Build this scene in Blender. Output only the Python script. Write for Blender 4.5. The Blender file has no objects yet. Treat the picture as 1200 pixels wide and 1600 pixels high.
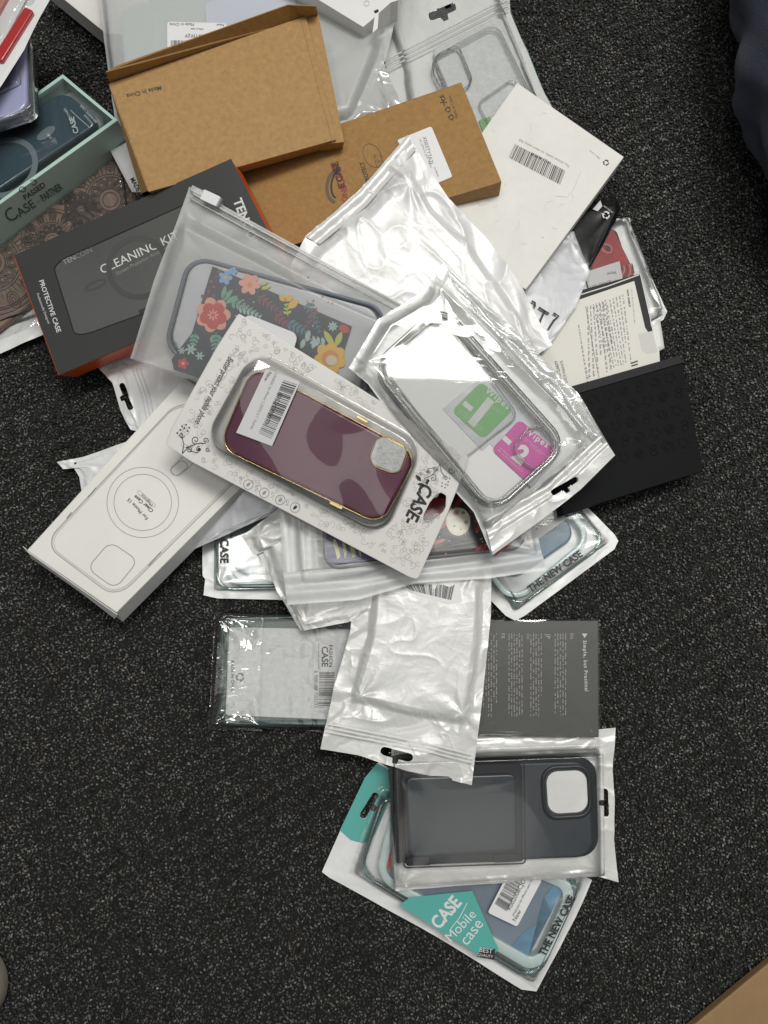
import bpy, bmesh, math, random
import numpy as np
from mathutils import Vector, Matrix

# ------------------------------------------------------------------ camera, world, lights
SC = bpy.context.scene
H = 0.60; TILT = math.radians(9.0); LENS = 26.0
cam_d = bpy.data.cameras.new('camera'); cam_d.sensor_fit = 'VERTICAL'
cam_d.sensor_height = 36.0; cam_d.sensor_width = 27.0; cam_d.lens = LENS
cam_d.clip_start = 0.01; cam_d.clip_end = 50
cam = bpy.data.objects.new('camera', cam_d); SC.collection.objects.link(cam)
cam.location = (0, 0, H); cam.rotation_euler = (TILT, 0, 0); SC.camera = cam

W = bpy.data.worlds.new('World'); SC.world = W; W.use_nodes = True
# ambient surroundings as bright and dark noise patches, made up for varied plastic reflections
_N, _L = W.node_tree.nodes, W.node_tree.links
_tc = _N.new('ShaderNodeTexCoord'); _nz = _N.new('ShaderNodeTexNoise'); _nz.inputs['Scale'].default_value = 3.2
_nz.inputs['Detail'].default_value = 1.5; _nz.inputs['Distortion'].default_value = 0.8
_cr = _N.new('ShaderNodeValToRGB'); _cr.color_ramp.elements[0].position = 0.44; _cr.color_ramp.elements[1].position = 0.56
_cr.color_ramp.elements[0].color = (0.045, 0.047, 0.05, 1); _cr.color_ramp.elements[1].color = (0.28, 0.285, 0.285, 1)
_L.new(_tc.outputs['Generated'], _nz.inputs['Vector']); _L.new(_nz.outputs['Fac'], _cr.inputs[0])
_L.new(_cr.outputs[0], _N['Background'].inputs[0]); _N['Background'].inputs[1].default_value = 0.95

def panel(name, loc, target, sx, sy, power, col=(1.0, 0.985, 0.935)):
    l = bpy.data.lights.new(name, 'AREA'); l.shape = 'RECTANGLE'; l.size = sx; l.size_y = sy
    l.energy = power; l.color = col
    o = bpy.data.objects.new(name, l); SC.collection.objects.link(o); o.location = loc
    d = Vector(target) - Vector(loc); o.rotation_euler = d.to_track_quat('-Z', 'Y').to_euler()
    return o
panel('light_panel', (0.48, 0.82, 2.45), (0.48, 0.82, 0.0), 1.15, 0.60, 35)  # ceiling fluorescent, the main light
panel('light_panel', (1.95, 0.75, 2.45), (1.6, 0.6, 0.0), 0.62, 1.25, 11)  # fill panel added on the right, no known fixture there
panel('light_panel', (-0.62, 0.36, 2.45), (-0.62, 0.36, 0.0), 0.30, 0.30, 6)  # small panel added to put white highlights on the maroon blister
panel('light_panel', (0.38, -0.66, 2.45), (0.38, -0.66, 0.0), 0.5, 0.3, 0.7)  # dim panel added for a patchy sheen over the wallet case
panel('light_panel', (-0.55, -0.30, 2.45), (-0.55, -0.30, 0.0), 0.62, 0.80, 1.9)  # wide dim panel added to make plum reflection bands in the blister

SC.view_settings.view_transform = 'Standard'; SC.view_settings.look = 'None'
SC.view_settings.exposure = 0.12; SC.view_settings.gamma = 1.0
SC.cycles.use_denoising = True
SC.cycles.max_bounces = 10; SC.cycles.transparent_max_bounces = 24
SC.cycles.transmission_bounces = 6; SC.cycles.glossy_bounces = 4; SC.cycles.diffuse_bounces = 4
SC.cycles.caustics_reflective = False; SC.cycles.caustics_refractive = False
SC.cycles.sample_clamp_indirect = 4

# ------------------------------------------------------------------ geometry of looking: photo pixels -> points on real planes
FPX = 1600 * LENS / 36.0
CT, ST = math.cos(TILT), math.sin(TILT)
def rays(P):
    P = np.atleast_2d(np.asarray(P, float))
    x = (P[:, 0] - 600) / FPX; y = -(P[:, 1] - 800) / FPX
    return np.stack([x, y * CT + ST, y * ST - CT], 1)
CAM = np.array([0, 0, H])
def at_z(px, py, zcm):
    d = rays([(px, py)])[0]; t = (zcm * 0.01 - H) / d[2]
    return CAM + d * t

class Plane:
    """the plane an object lies on, through three photo points with known heights (cm)"""
    def __init__(s, a, b=None, c=None):
        if b is None:
            s.n = np.array([0, 0, 1.0]); s.p = np.array([0, 0, a * 0.01])
        else:
            A, B, C = at_z(*a), at_z(*b), at_z(*c)
            n = np.cross(B - A, C - A); n /= np.linalg.norm(n)
            if n[2] < 0: n = -n
            s.n = n; s.p = A
    def pts(s, P, off=0.0):
        d = rays(P); off = np.asarray(off, float)
        t = (((s.p - CAM) @ s.n) + off) / (d @ s.n)
        return CAM + d * t[:, None]
    def up(s, d):            # same plane, moved along its normal by d cm
        q = Plane(0); q.n = s.n; q.p = s.p + s.n * d * 0.01; return q

# ------------------------------------------------------------------ materials
MT = {}
def _nodes(name):
    m = bpy.data.materials.new(name); m.use_nodes = True
    return m, m.node_tree.nodes, m.node_tree.links, m.node_tree.nodes['Principled BSDF']
def coords(N, L, scale=1.0, stretch=None, rot=0):
    tc = N.new('ShaderNodeTexCoord'); mp = N.new('ShaderNodeMapping')
    L.new(tc.outputs['Object'], mp.inputs[0]); mp.inputs['Scale'].default_value = stretch or (1, 1, 1)
    mp.inputs['Rotation'].default_value = (0, 0, rot)
    return mp.outputs[0]
def noise(N, L, co, scale, detail=4, rough=0.55, dist=0.0):
    n = N.new('ShaderNodeTexNoise'); n.inputs['Scale'].default_value = scale
    n.inputs['Detail'].default_value = detail; n.inputs['Roughness'].default_value = rough
    n.inputs['Distortion'].default_value = dist
    L.new(co, n.inputs['Vector']); return n.outputs['Fac']
def mul(N, L, a, b, op='MULTIPLY'):
    m = N.new('ShaderNodeMath'); m.operation = op
    for i, v in enumerate((a, b)):
        if hasattr(v, 'is_linked') or not isinstance(v, (int, float)): L.new(v, m.inputs[i])
        else: m.inputs[i].default_value = v
    return m.outputs[0]
def bump(N, L, h, strength, dist, target):
    b = N.new('ShaderNodeBump'); b.inputs['Strength'].default_value = strength
    b.inputs['Distance'].default_value = dist; L.new(h, b.inputs['Height'])
    for t in (target if isinstance(target, (list, tuple)) else [target]): L.new(b.outputs[0], t)
    return b.outputs[0]
def mat(name, col, rough=0.5, metal=0.0, var=0.0, vs=60, bs=0.0, bscale=900, bd=0.0004, spec=0.5, coat=0.0, sheen=0):
    if name in MT: return MT[name]
    m, N, L, B = _nodes(name)
    B.inputs['Base Color'].default_value = (*col, 1); B.inputs['Roughness'].default_value = rough
    B.inputs['Metallic'].default_value = metal; B.inputs['Specular IOR Level'].default_value = spec
    B.inputs['Coat Weight'].default_value = coat; B.inputs['Coat Roughness'].default_value = 0.08
    B.inputs['Sheen Weight'].default_value = sheen
    co = coords(N, L)
    if var:
        r = N.new('ShaderNodeValToRGB'); L.new(noise(N, L, co, vs, 6, 0.65, 0.3), r.inputs[0])
        e = r.color_ramp.elements; e[0].position = 0.3; e[1].position = 0.72
        e[0].color = (*[c * (1 - var) for c in col], 1); e[1].color = (*[min(1, c * (1 + var)) for c in col], 1)
        L.new(r.outputs[0], B.inputs['Base Color'])
    if bs: bump(N, L, noise(N, L, co, bscale, 3), bs, bd, B.inputs['Normal'])
    MT[name] = m; return m
def ink(name, col, rough=0.55): return mat(name, col, rough)

def film(name, fac=0.10, tint=(1, 1, 1), rough=0.06, creases=0.5, haze=0.0, ior=1.5, scale=22, edge=1.0):
    """clear plastic sheet: lets the light through, mirrors the lamps, a little milky"""
    if name in MT: return MT[name]
    m, N, L, B = _nodes(name); N.remove(B); out = N['Material Output']
    co = coords(N, L)
    n1 = noise(N, L, coords(N, L, 1, (1, 2.6, 1), 0.5), scale, 3, 0.6, 1.6)
    r1 = mul(N, L, mul(N, L, n1, 0.5, 'SUBTRACT'), 0, 'ADD')
    ab = N.new('ShaderNodeMath'); ab.operation = 'ABSOLUTE'; L.new(r1, ab.inputs[0])
    n2 = noise(N, L, co, scale * 5, 2, 0.5, 0.5)
    hgt = mul(N, L, mul(N, L, ab.outputs[0], 1.0), mul(N, L, n2, 0.18), 'ADD')
    tr = N.new('ShaderNodeBsdfTransparent'); tr.inputs[0].default_value = (*tint, 1)
    gl = N.new('ShaderNodeBsdfGlossy'); gl.inputs['Roughness'].default_value = rough
    gl.inputs['Color'].default_value = (1, 1, 1, 1)
    df = N.new('ShaderNodeBsdfDiffuse'); df.inputs[0].default_value = (0.9, 0.91, 0.91, 1)
    tl = N.new('ShaderNodeBsdfTranslucent'); tl.inputs[0].default_value = (0.9, 0.91, 0.91, 1)
    lw = N.new('ShaderNodeFresnel'); lw.inputs['IOR'].default_value = ior
    nb = bump(N, L, hgt, creases, 0.004, [gl.inputs['Normal'], lw.inputs['Normal']])
    mh = N.new('ShaderNodeMixShader'); mh.inputs[0].default_value = 0.35
    L.new(df.outputs[0], mh.inputs[1]); L.new(tl.outputs[0], mh.inputs[2])
    m1 = N.new('ShaderNodeMixShader'); m1.inputs[0].default_value = haze
    L.new(tr.outputs[0], m1.inputs[1]); L.new(mh.outputs[0], m1.inputs[2])
    m2 = N.new('ShaderNodeMixShader')
    f = mul(N, L, mul(N, L, lw.outputs[0], edge), fac, 'ADD'); cl = N.new('ShaderNodeClamp'); L.new(f, cl.inputs[0])
    L.new(cl.outputs[0], m2.inputs[0])
    L.new(m1.outputs[0], m2.inputs[1]); L.new(gl.outputs[0], m2.inputs[2])
    L.new(m2.outputs[0], out.inputs[0]); MT[name] = m; return m

def pearl(name, col=(0.74, 0.74, 0.73), metal=0.14, rough=0.34, bs=0.17, scale=24):
    if name in MT: return MT[name]
    m, N, L, B = _nodes(name)
    B.inputs['Base Color'].default_value = (*col, 1); B.inputs['Metallic'].default_value = metal
    B.inputs['Roughness'].default_value = rough; B.inputs['Coat Weight'].default_value = 0.30
    B.inputs['Coat Roughness'].default_value = 0.20
    n1 = noise(N, L, coords(N, L, 1, (1, 2.0, 1), 0.9), scale, 3, 0.5, 1.2)
    ab = N.new('ShaderNodeMath'); ab.operation = 'ABSOLUTE'; L.new(mul(N, L, n1, 0.5, 'SUBTRACT'), ab.inputs[0])
    n2 = noise(N, L, coords(N, L), scale * 4, 2, 0.5, 0.3)
    n3 = noise(N, L, coords(N, L, 1, (1.6, 1, 1), 0.3), scale * 2.2, 2, 0.5, 1.5)
    h = mul(N, L, mul(N, L, ab.outputs[0], mul(N, L, n3, 0.55), 'ADD'), mul(N, L, n2, 0.10), 'ADD')
    bump(N, L, h, bs, 0.004, B.inputs['Normal'])
    MT[name] = m; return m

KRAFT = mat('kraft_board', (0.40, 0.237, 0.092), 0.62, var=0.16, vs=260, bs=0.35, bscale=1400, spec=0.3)
KRAFT_D = mat('kraft_board_deep', (0.34, 0.19, 0.064), 0.62, var=0.15, vs=260, bs=0.35, bscale=1400, spec=0.3)
WHITE = mat('white_board', (0.79, 0.775, 0.735), 0.5, var=0.03, vs=30, bs=0.12, bscale=700)
WHITE2 = mat('white_coated_card', (0.78, 0.78, 0.76), 0.38, var=0.02, vs=30, bs=0.1, bscale=700)
STICK = mat('sticker_paper', (0.80, 0.80, 0.81), 0.4)
STICKG = mat('grey_sticker_paper', (0.62, 0.62, 0.63), 0.45)
BLACKINK = ink('black_ink', (0.02, 0.02, 0.022))
GREYINK = ink('grey_ink', (0.17, 0.17, 0.17)); LGREYINK = ink('pale_grey_ink', (0.50, 0.49, 0.47))
WHITEINK = ink('white_ink', (0.72, 0.72, 0.72)); DGINK = ink('mid_grey_ink', (0.30, 0.30, 0.30))
TEALINK = mat('teal_print', (0.10, 0.42, 0.38), 0.35)
FOAM = mat('white_foam_sheet', (0.66, 0.68, 0.68), 0.8, var=0.10, vs=260, bs=0.5, bscale=350, bd=0.001)
PEARL = pearl('pearl_white_plastic')
PEARL_B = pearl('blank_pearl_plastic', (0.74, 0.74, 0.74), 0.08, 0.42, 0.19, 19)
PEARL_S = pearl('silver_mailer_plastic', (0.52, 0.53, 0.55), 0.35, 0.38, 0.10, 10)
PEARL_W = pearl('soft_white_plastic', (0.80, 0.81, 0.81), 0.08, 0.40, 0.12, 20)
FILM = film('clear_film', 0.02, creases=0.2, haze=0.02)
FILM_FLAT = film('clear_blister', 0.015, creases=0.03, rough=0.03, scale=5, haze=0.01)
FILM_HAZE = film('milky_film', 0.015, creases=0.05, haze=0.08, rough=0.12, scale=10)
FROST = film('frosted_film', 0.02, creases=0.08, haze=0.12, rough=0.36, scale=12, edge=.5)
FROST_B = film('frosted_film_back', 0.02, creases=0.08, haze=0.62, rough=0.4, scale=12)
FROST_T = film('frosted_film_thin', 0.01, creases=0.06, haze=0.02, rough=0.22, scale=12, edge=.35)
FROST_L = film('frosted_film_light', 0.02, creases=0.10, haze=0.20, rough=0.26, scale=14)
CLEARTPU = film('clear_soft_plastic', 0.05, tint=(0.975, 0.985, 0.975), creases=0.05, haze=0.10, rough=0.08, edge=1.0)
AQUATPU = film('aqua_clear_plastic', 0.14, tint=(0.55, 0.88, 0.86), creases=0.05, haze=0.12, rough=0.1, edge=1.0)
BLACK = mat('black_card', (0.020, 0.021, 0.022), 0.5, bs=0.1, spec=.25)
GOLD = mat('gold_trim', (0.75, 0.55, 0.25), 0.22, metal=1.0)

# ------------------------------------------------------------------ object helpers
def thing(name, label, cat, base, group=None):
    o = bpy.data.objects.new(name, None); SC.collection.objects.link(o)
    o.location = base; o['label'] = label; o['category'] = cat; o.empty_display_size = 0.02
    if group: o['group'] = group
    return o
def base_of(pl, px, thick=0.0):
    b = pl.pts([px], -thick)[0]; return (float(b[0]), float(b[1]), float(b[2]))
def link(name, V, F, mats, parent=None, mi=None, smooth=False):
    off = np.array(parent_world(parent)) if parent else np.zeros(3)
    me = bpy.data.meshes.new(name)
    me.from_pydata([tuple(v) for v in (np.asarray(V) - off)], [], [tuple(f) for f in F])
    for m in (mats if isinstance(mats, (list, tuple)) else [mats]): me.materials.append(m)
    if mi is not None: me.polygons.foreach_set('material_index', np.asarray(mi, dtype=np.int32))
    me.polygons.foreach_set('use_smooth', np.full(len(me.polygons), bool(smooth)))
    me.update(); o = bpy.data.objects.new(name, me); SC.collection.objects.link(o)
    if parent: o.parent = parent
    return o
def parent_world(p):
    v = Vector((0, 0, 0))
    while p: v += p.location; p = p.parent
    return v
def bevel(o, w=0.0006, seg=2):
    bm = bmesh.new(); bm.from_mesh(o.data)
    es = [e for e in bm.edges if len(e.link_faces) == 2 and e.calc_face_angle(0) > 0.5]
    bmesh.ops.bevel(bm, geom=es, offset=w, segments=seg, affect='EDGES', profile=0.6)
    bm.to_mesh(o.data); bm.free(); return o

def smoothstep(a, b, x):
    t = np.clip((x - a) / (b - a), 0, 1); return t * t * (3 - 2 * t)
def vn(x, y, seed=0):
    xi = np.floor(x); yi = np.floor(y); fx = x - xi; fy = y - yi
    fx = fx * fx * (3 - 2 * fx); fy = fy * fy * (3 - 2 * fy)
    def h(a, b):
        v = np.sin(a * 127.1 + b * 311.7 + seed * 74.7) * 43758.5453; return v - np.floor(v)
    return (h(xi, yi) * (1 - fx) + h(xi + 1, yi) * fx) * (1 - fy) + (h(xi, yi + 1) * (1 - fx) + h(xi + 1, yi + 1) * fx) * fy
def ridged(x, y, seed):
    wx = vn(x * 0.5, y * 0.5, seed + 5) * 2; wy = vn(x * 0.5 + 9, y * 0.5, seed + 7) * 2
    n = vn(x + wx, y + wy, seed); return (1 - np.abs(2 * n - 1)) ** 3

def quad_map(Q, u, v):
    Q = np.asarray(Q, float); u = np.asarray(u)[:, None]; v = np.asarray(v)[:, None]
    return (Q[0] * (1 - u) + Q[1] * u) * (1 - v) + (Q[3] * (1 - u) + Q[2] * u) * v
def sub(Q, u0, v0, u1, v1):
    return quad_map(Q, np.array([u0, u1, u1, u0]), np.array([v0, v0, v1, v1]))
def resample(P, t):
    P = np.asarray(P, float); d = np.r_[0, np.cumsum(np.linalg.norm(np.diff(P, axis=0), axis=1))]
    d /= d[-1]; return np.stack([np.interp(t, d, P[:, 0]), np.interp(t, d, P[:, 1])], 1)
def in_poly(P, poly):
    x, y = P[:, 0], P[:, 1]; r = np.zeros(len(P), bool); n = len(poly); j = n - 1
    for i in range(n):
        xi, yi = poly[i]; xj, yj = poly[j]
        c = ((yi > y) != (yj > y)) & (x < (xj - xi) * (y - yi) / (yj - yi + 1e-12) + xi)
        r ^= c; j = i
    return r
def near_poly(P, poly):
    best = np.full(len(P), 1e9); bp = P.copy()
    for i in range(len(poly)):
        a = np.array(poly[i - 1], float); b = np.array(poly[i], float); ab = b - a
        t = np.clip(((P - a) @ ab) / (ab @ ab + 1e-12), 0, 1); q = a + t[:, None] * ab
        d = np.linalg.norm(P - q, axis=1); m = d < best; best[m] = d[m]; bp[m] = q[m]
    return best, bp

def sheet(name, pl, top, right, bottom, left, hf, m, parent, nu=110, nv=110, holes=(), ref=0.0, thick=0.0):
    """a thin sheet whose outline is traced; hf(x, y, w, h) gives its lift off the plane in metres, x y w h in cm"""
    us = np.linspace(0, 1, nu); vs = np.linspace(0, 1, nv)
    T = resample(top, us); Bt = resample(bottom, us); Lf = resample(left, vs); R = resample(right, vs)
    U, Vv = np.meshgrid(us, vs); u = U[..., None]; v = Vv[..., None]
    P = (T[None] * (1 - v) + Bt[None] * v) + (Lf[:, None] * (1 - u) + R[:, None] * u) \
        - ((T[0] * (1 - u) + T[-1] * u) * (1 - v) + (Bt[0] * (1 - u) + Bt[-1] * u) * v)
    P = P.reshape(-1, 2)
    cs = np.linalg.norm(T[1] - T[0])
    for hp in holes:
        d, q = near_poly(P, hp); mk = d < 0.6 * cs; P[mk] = q[mk]
    c = pl.pts([T[0], T[-1], Lf[-1]], ref); w = np.linalg.norm(c[1] - c[0]) * 100; h = np.linalg.norm(c[2] - c[0]) * 100
    hh = hf(U.ravel() * w, Vv.ravel() * h, w, h) if hf else np.zeros(len(P))
    # the traced outline is where the sheet is seen: place it with its own lift
    V = pl.pts(P, ref + hh * 0.0) + pl.n * hh[:, None]
    idx = np.arange(nu * nv).reshape(nv, nu)
    F = np.stack([idx[:-1, :-1], idx[1:, :-1], idx[1:, 1:], idx[:-1, 1:]], -1).reshape(-1, 4)
    if holes:
        C = P[F].mean(1); keep = np.ones(len(F), bool)
        for hp in holes: keep &= ~in_poly(C, hp)
        F = F[keep]
    o = link(name, V, F.tolist(), m, parent, smooth=True)
    if thick:
        s = o.modifiers.new('thickness', 'SOLIDIFY'); s.thickness = thick; s.offset = -1
    return o
def quadsheet(name, pl, Q, hf, m, parent, **k):
    Q = [tuple(map(float, q)) for q in Q]
    return sheet(name, pl, [Q[0], Q[1]], [Q[1], Q[2]], [Q[3], Q[2]], [Q[0], Q[3]], hf, m, parent, **k)

def lumps(th=0.9, inset=(1.2, 1.2, 1.2, 1.2), soft=0.9, wr=0.10, seed=1, corner=0.12, base=0.02, fold=0.05, freq=0.55):
    """bag over a stiff slab: plateau of height th (cm) inset (left, top, right, bottom) cm, with folds"""
    wr = wr * 0.72
    def f(x, y, w, h):
        l, t, r, b = inset
        p = smoothstep(0, soft, x - l + soft) * smoothstep(0, soft, w - r - x + soft) \
            * smoothstep(0, soft, y - t + soft) * smoothstep(0, soft, h - b - y + soft)
        edge = np.clip(1 - np.abs(p - 0.5) * 2, 0, 1)
        z = th * p; 
        z = z + wr * ridged(x * freq, y * freq, seed) * (0.25 + 0.9 * edge + 0.5 * (1 - p))
        z = z + 0.45 * wr * ridged(x * freq * 2.7, y * freq * 2.1, seed + 3) * (0.15 + edge + 0.3 * (1 - p))
        for k, (cx, cy) in enumerate(((l, t), (w - r, t), (w - r, h - b), (l, h - b))):
            dx, dy = x - cx, y - cy; d = np.hypot(dx, dy) + 1e-6; a = np.arctan2(dy, dx)
            z = z + 0.45 * corner * np.sin(a * 6 + seed + k * 2 + 1.5 * vn(d, a * 2, seed + k)) * np.exp(-d / 2.2) * np.minimum(1, d / 0.8)
        s = np.minimum(np.minimum(x, w - x), np.minimum(y, h - y))
        z = z + fold * np.sin((x + y) * 1.3 + 3 * vn(x * 0.3, y * 0.3, seed + 11)) * (1 - p)
        return (np.maximum(z, 0) * 0.01 + base * 0.01) * 1.0
    return f

def rr(w, h, r, n=6):
    r = max(1e-5, min(r, w / 2 - 1e-5, h / 2 - 1e-5)); out = []
    for cx, cy, a0 in ((w - r, r, -90), (w - r, h - r, 0), (r, h - r, 90), (r, r, 180)):
        for k in range(n + 1):
            a = math.radians(a0 + 90 * k / n); out.append((cx + r * math.cos(a), cy + r * math.sin(a)))
    return out
def loft(name, pl, Q, rings, r, m, parent, ref=0.0, cap=True, botcap=True, mi=None, capmat=None, seg=7, closed=False):
    """rounded slab or rim: rings = [(inset cm, height cm)...] from outside bottom inwards; Q photo corners seen at height ref (cm)"""
    c = pl.pts(Q, ref * 0.01); w = (np.linalg.norm(c[1] - c[0]) + np.linalg.norm(c[2] - c[3])) / 2
    h = (np.linalg.norm(c[3] - c[0]) + np.linalg.norm(c[2] - c[1])) / 2
    c = c - pl.n * ref * 0.01
    V = []; F = []; n = None
    for ins, z in rings:
        i = ins * 0.01; pts = rr(w - 2 * i, h - 2 * i, r * 0.01 - i, seg); n = len(pts)
        for x, y in pts:
            u, v = (x + i) / w, (y + i) / h
            V.append((c[0] * (1 - u) + c[1] * u) * (1 - v) + (c[3] * (1 - u) + c[2] * u) * v + pl.n * z * 0.01)
    k = len(rings); mid = []
    for a in range(k - 1):
        for j in range(n):
            F.append((a * n + j, a * n + (j + 1) % n, (a + 1) * n + (j + 1) % n, (a + 1) * n + j)); mid.append(0)
    if closed:
        for j in range(n): F.append(((k - 1) * n + j, (k - 1) * n + (j + 1) % n, (j + 1) % n, j)); mid.append(0)
    else:
        if cap: F.append(tuple(range((k - 1) * n, k * n))); mid.append(1 if capmat else 0)
        if botcap: F.append(tuple(range(n - 1, -1, -1))); mid.append(0)
    o = link(name, V, F, [m, capmat] if capmat else m, parent, mi=mid)
    bm = bmesh.new(); bm.from_mesh(o.data); bmesh.ops.recalc_face_normals(bm, faces=bm.faces); bm.to_mesh(o.data); bm.free()
    for p in o.data.polygons: p.use_smooth = len(p.vertices) == 4
    return o
def box(name, pl, Q, thick, m, parent, bev=0.0007, ref=0.0, mats=None, sides=None, flare=0.0):
    """closed carton: Q top corners in photo pixels, thick in cm downwards; mats [top, sides]"""
    t = pl.pts(Q, ref); cen = t.mean(0); b = t - pl.n * thick * 0.01 + (t - cen) * flare; n = len(t)
    V = list(t) + list(b); F = [tuple(range(n))[::-1], tuple(range(n, 2 * n))]
    F += [(i, (i + 1) % n, n + (i + 1) % n, n + i) for i in range(n)]
    ms = mats or [m]; mi = [0, 1 if len(ms) > 1 else 0] + ([1 if len(ms) > 1 else 0] * n if sides is None else sides)
    o = link(name, V, F, ms, parent, mi=mi)
    bm = bmesh.new(); bm.from_mesh(o.data); bmesh.ops.recalc_face_normals(bm, faces=bm.faces); bm.to_mesh(o.data); bm.free()
    return bevel(o, bev) if bev else o

_tc = {}
def text_shapes(s, bold=0.0, spacing=1.0, shear=0.0):
    key = (s, bold, spacing, shear)
    if key in _tc: return _tc[key]
    cu = bpy.data.curves.new('t', 'FONT'); cu.body = s; cu.size = 1; cu.offset = bold; cu.space_character = spacing; cu.shear = shear
    cu.resolution_u = 3
    ob = bpy.data.objects.new('t', cu); SC.collection.objects.link(ob)
    dg = bpy.context.evaluated_depsgraph_get(); dg.update()
    me = bpy.data.meshes.new_from_object(ob.evaluated_get(dg))
    V = np.array([v.co[:2] for v in me.vertices]); F = [tuple(p.vertices) for p in me.polygons]
    bpy.data.objects.remove(ob); bpy.data.curves.remove(cu); bpy.data.meshes.remove(me)
    _tc[key] = (V, F); return V, F

class Art:
    """flat print lying on a plane, everything given in photo pixels; becomes ONE mesh"""
    def __init__(s, pl, off=0.0): s.pl = pl; s.off = off * 0.01; s.V = []; s.F = []; s.M = []; s.ms = []; s.n = 0
    def _m(s, m):
        if m not in s.ms: s.ms.append(m)
        return s.ms.index(m)
    def add(s, P, F, m, lv=0):
        W_ = s.pl.pts(P, s.off + 0.00012 * (lv + 1)); b = s.n
        s.V.append(W_); s.n += len(W_); k = s._m(m)
        for f in F: s.F.append(tuple(b + i for i in f)); s.M.append(k)
    def poly(s, P, m, lv=0): s.add(P, [tuple(range(len(P)))], m, lv)
    def ell(s, c, rx, ry, m, lv=0, ang=0, n=20, a0=0, a1=360):
        t = np.radians(np.linspace(a0, a1, n, endpoint=(a1 - a0) < 360)); ca, sa = math.cos(math.radians(ang)), math.sin(math.radians(ang))
        x, y = rx * np.cos(t), ry * np.sin(t)
        s.poly(np.stack([c[0] + x * ca - y * sa, c[1] + x * sa + y * ca], 1), m, lv)
    def line(s, P, w, m, lv=0, close=False):
        P = np.asarray(P, float)
        if close: P = np.vstack([P, P[:1]])
        d = np.gradient(P, axis=0)
        if close: d[0] = d[-1] = P[1] - P[-2]
        d /= np.linalg.norm(d, axis=1)[:, None] + 1e-9
        nn = np.stack([-d[:, 1], d[:, 0]], 1) * w / 2; n = len(P)
        s.add(np.vstack([P + nn, P - nn]), [(i, i + 1, n + i + 1, n + i) for i in range(n - 1)], m, lv)
    def ring(s, c, rx, ry, w, m, lv=0, ang=0, n=40, a0=0, a1=360):
        t = np.radians(np.linspace(a0, a1, n)); ca, sa = math.cos(math.radians(ang)), math.sin(math.radians(ang))
        x, y = rx * np.cos(t), ry * np.sin(t)
        s.line(np.stack([c[0] + x * ca - y * sa, c[1] + x * sa + y * ca], 1), w, m, lv)
    def rrect(s, Q, r, m, lv=0, line=None, n=5):
        Q = np.asarray(Q, float); w = np.linalg.norm(Q[1] - Q[0]); h = np.linalg.norm(Q[3] - Q[0])
        p = np.array(rr(w, h, r, n)); P = quad_map(Q, p[:, 0] / w, p[:, 1] / h)
        s.line(P, line, m, lv, True) if line else s.poly(P, m, lv)
    def text(s, st, a, b, m, lv=0, bold=0.0, hs=1.0, spacing=1.0, shear=0.0):
        V, F = text_shapes(st, bold, spacing, shear)
        if not len(V): return
        x0, x1 = V[:, 0].min(), V[:, 0].max(); a = np.array(a, float); b = np.array(b, float)
        d = b - a; L_ = np.linalg.norm(d); sc = L_ / (x1 - x0); d /= L_; up = np.array([d[1], -d[0]])
        s.add(a + (V[:, :1] - x0) * sc * d + V[:, 1:] * sc * hs * up, F, m, lv)
    def bars(s, Q, m, lv=0, n=42, seed=1):
        rnd = random.Random(seed); x = 0; Q = np.asarray(Q, float); ws = []
        while len(ws) < n: ws.append((rnd.choice((1, 1, 1, 2, 2, 3)), rnd.choice((1, 1, 2, 3))))
        tot = sum(a + b for a, b in ws)
        for a, b in ws:
            s.poly(sub(Q, x / tot, 0, (x + a) / tot, 1), m, lv); x += a + b
    def para(s, Q, n, m, lv=0, seed=1, fill=0.5, word=0.05, ragged=0.3):
        rnd = random.Random(seed)
        for i in range(n):
            v0 = (i + 0.5 - fill / 2) / n; v1 = (i + 0.5 + fill / 2) / n; x = 0
            end = 1 - (rnd.random() * ragged if rnd.random() < 0.35 else 0)
            while x < end:
                wd = word * rnd.uniform(0.4, 1.5); e = min(end, x + wd)
                # a word is a run of letter-sized marks of uneven height
                k = max(2, int(wd / word * 4)); st = (e - x) / k
                for j in range(k):
                    if rnd.random() < 0.08: continue
                    t = rnd.uniform(0, 0.4) * (v1 - v0)
                    s.poly(sub(Q, x + j * st, v0 + t, x + j * st + st * 0.62, v1), m, lv)
                x = e + word * 0.35
    def recycle(s, c, r, m, lv=0, rot=0):
        for k in range(3):
            a = rot + 120 * k; s.ring(c, r, r, r * 0.42, m, lv, n=8, a0=a, a1=a + 72)
            t = math.radians(a + 72); t2 = math.radians(a + 105); cx, cy = c
            s.poly([(cx + r * 1.5 * math.cos(t), cy + r * 1.5 * math.sin(t)), (cx + r * math.cos(t2), cy + r * math.sin(t2)),
                    (cx + r * 0.5 * math.cos(t), cy + r * 0.5 * math.sin(t))], m, lv)
    def flower(s, c, r, n, m, lv=0, rot=0, fat=0.5):
        for k in range(n):
            a = rot + 360 * k / n; t = math.radians(a)
            s.ell((c[0] + r * 0.55 * math.cos(t), c[1] + r * 0.55 * math.sin(t)), r * 0.48, r * fat * 0.75, m, lv + k * 0.05, ang=a, n=14)
    def leaf(s, a, b, w, m, lv=0):
        a = np.array(a, float); b = np.array(b, float); d = b - a; nn = np.array([-d[1], d[0]]) / (np.linalg.norm(d) + 1e-9) * w
        t = np.linspace(0, 1, 7)[1:-1]; k = np.sin(t * math.pi) ** 0.8
        P = [a] + [a + d * tt + nn * kk for tt, kk in zip(t, k)] + [b] + [a + d * tt - nn * kk for tt, kk in zip(t[::-1], k[::-1])]
        s.poly(P, m, lv)
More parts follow.
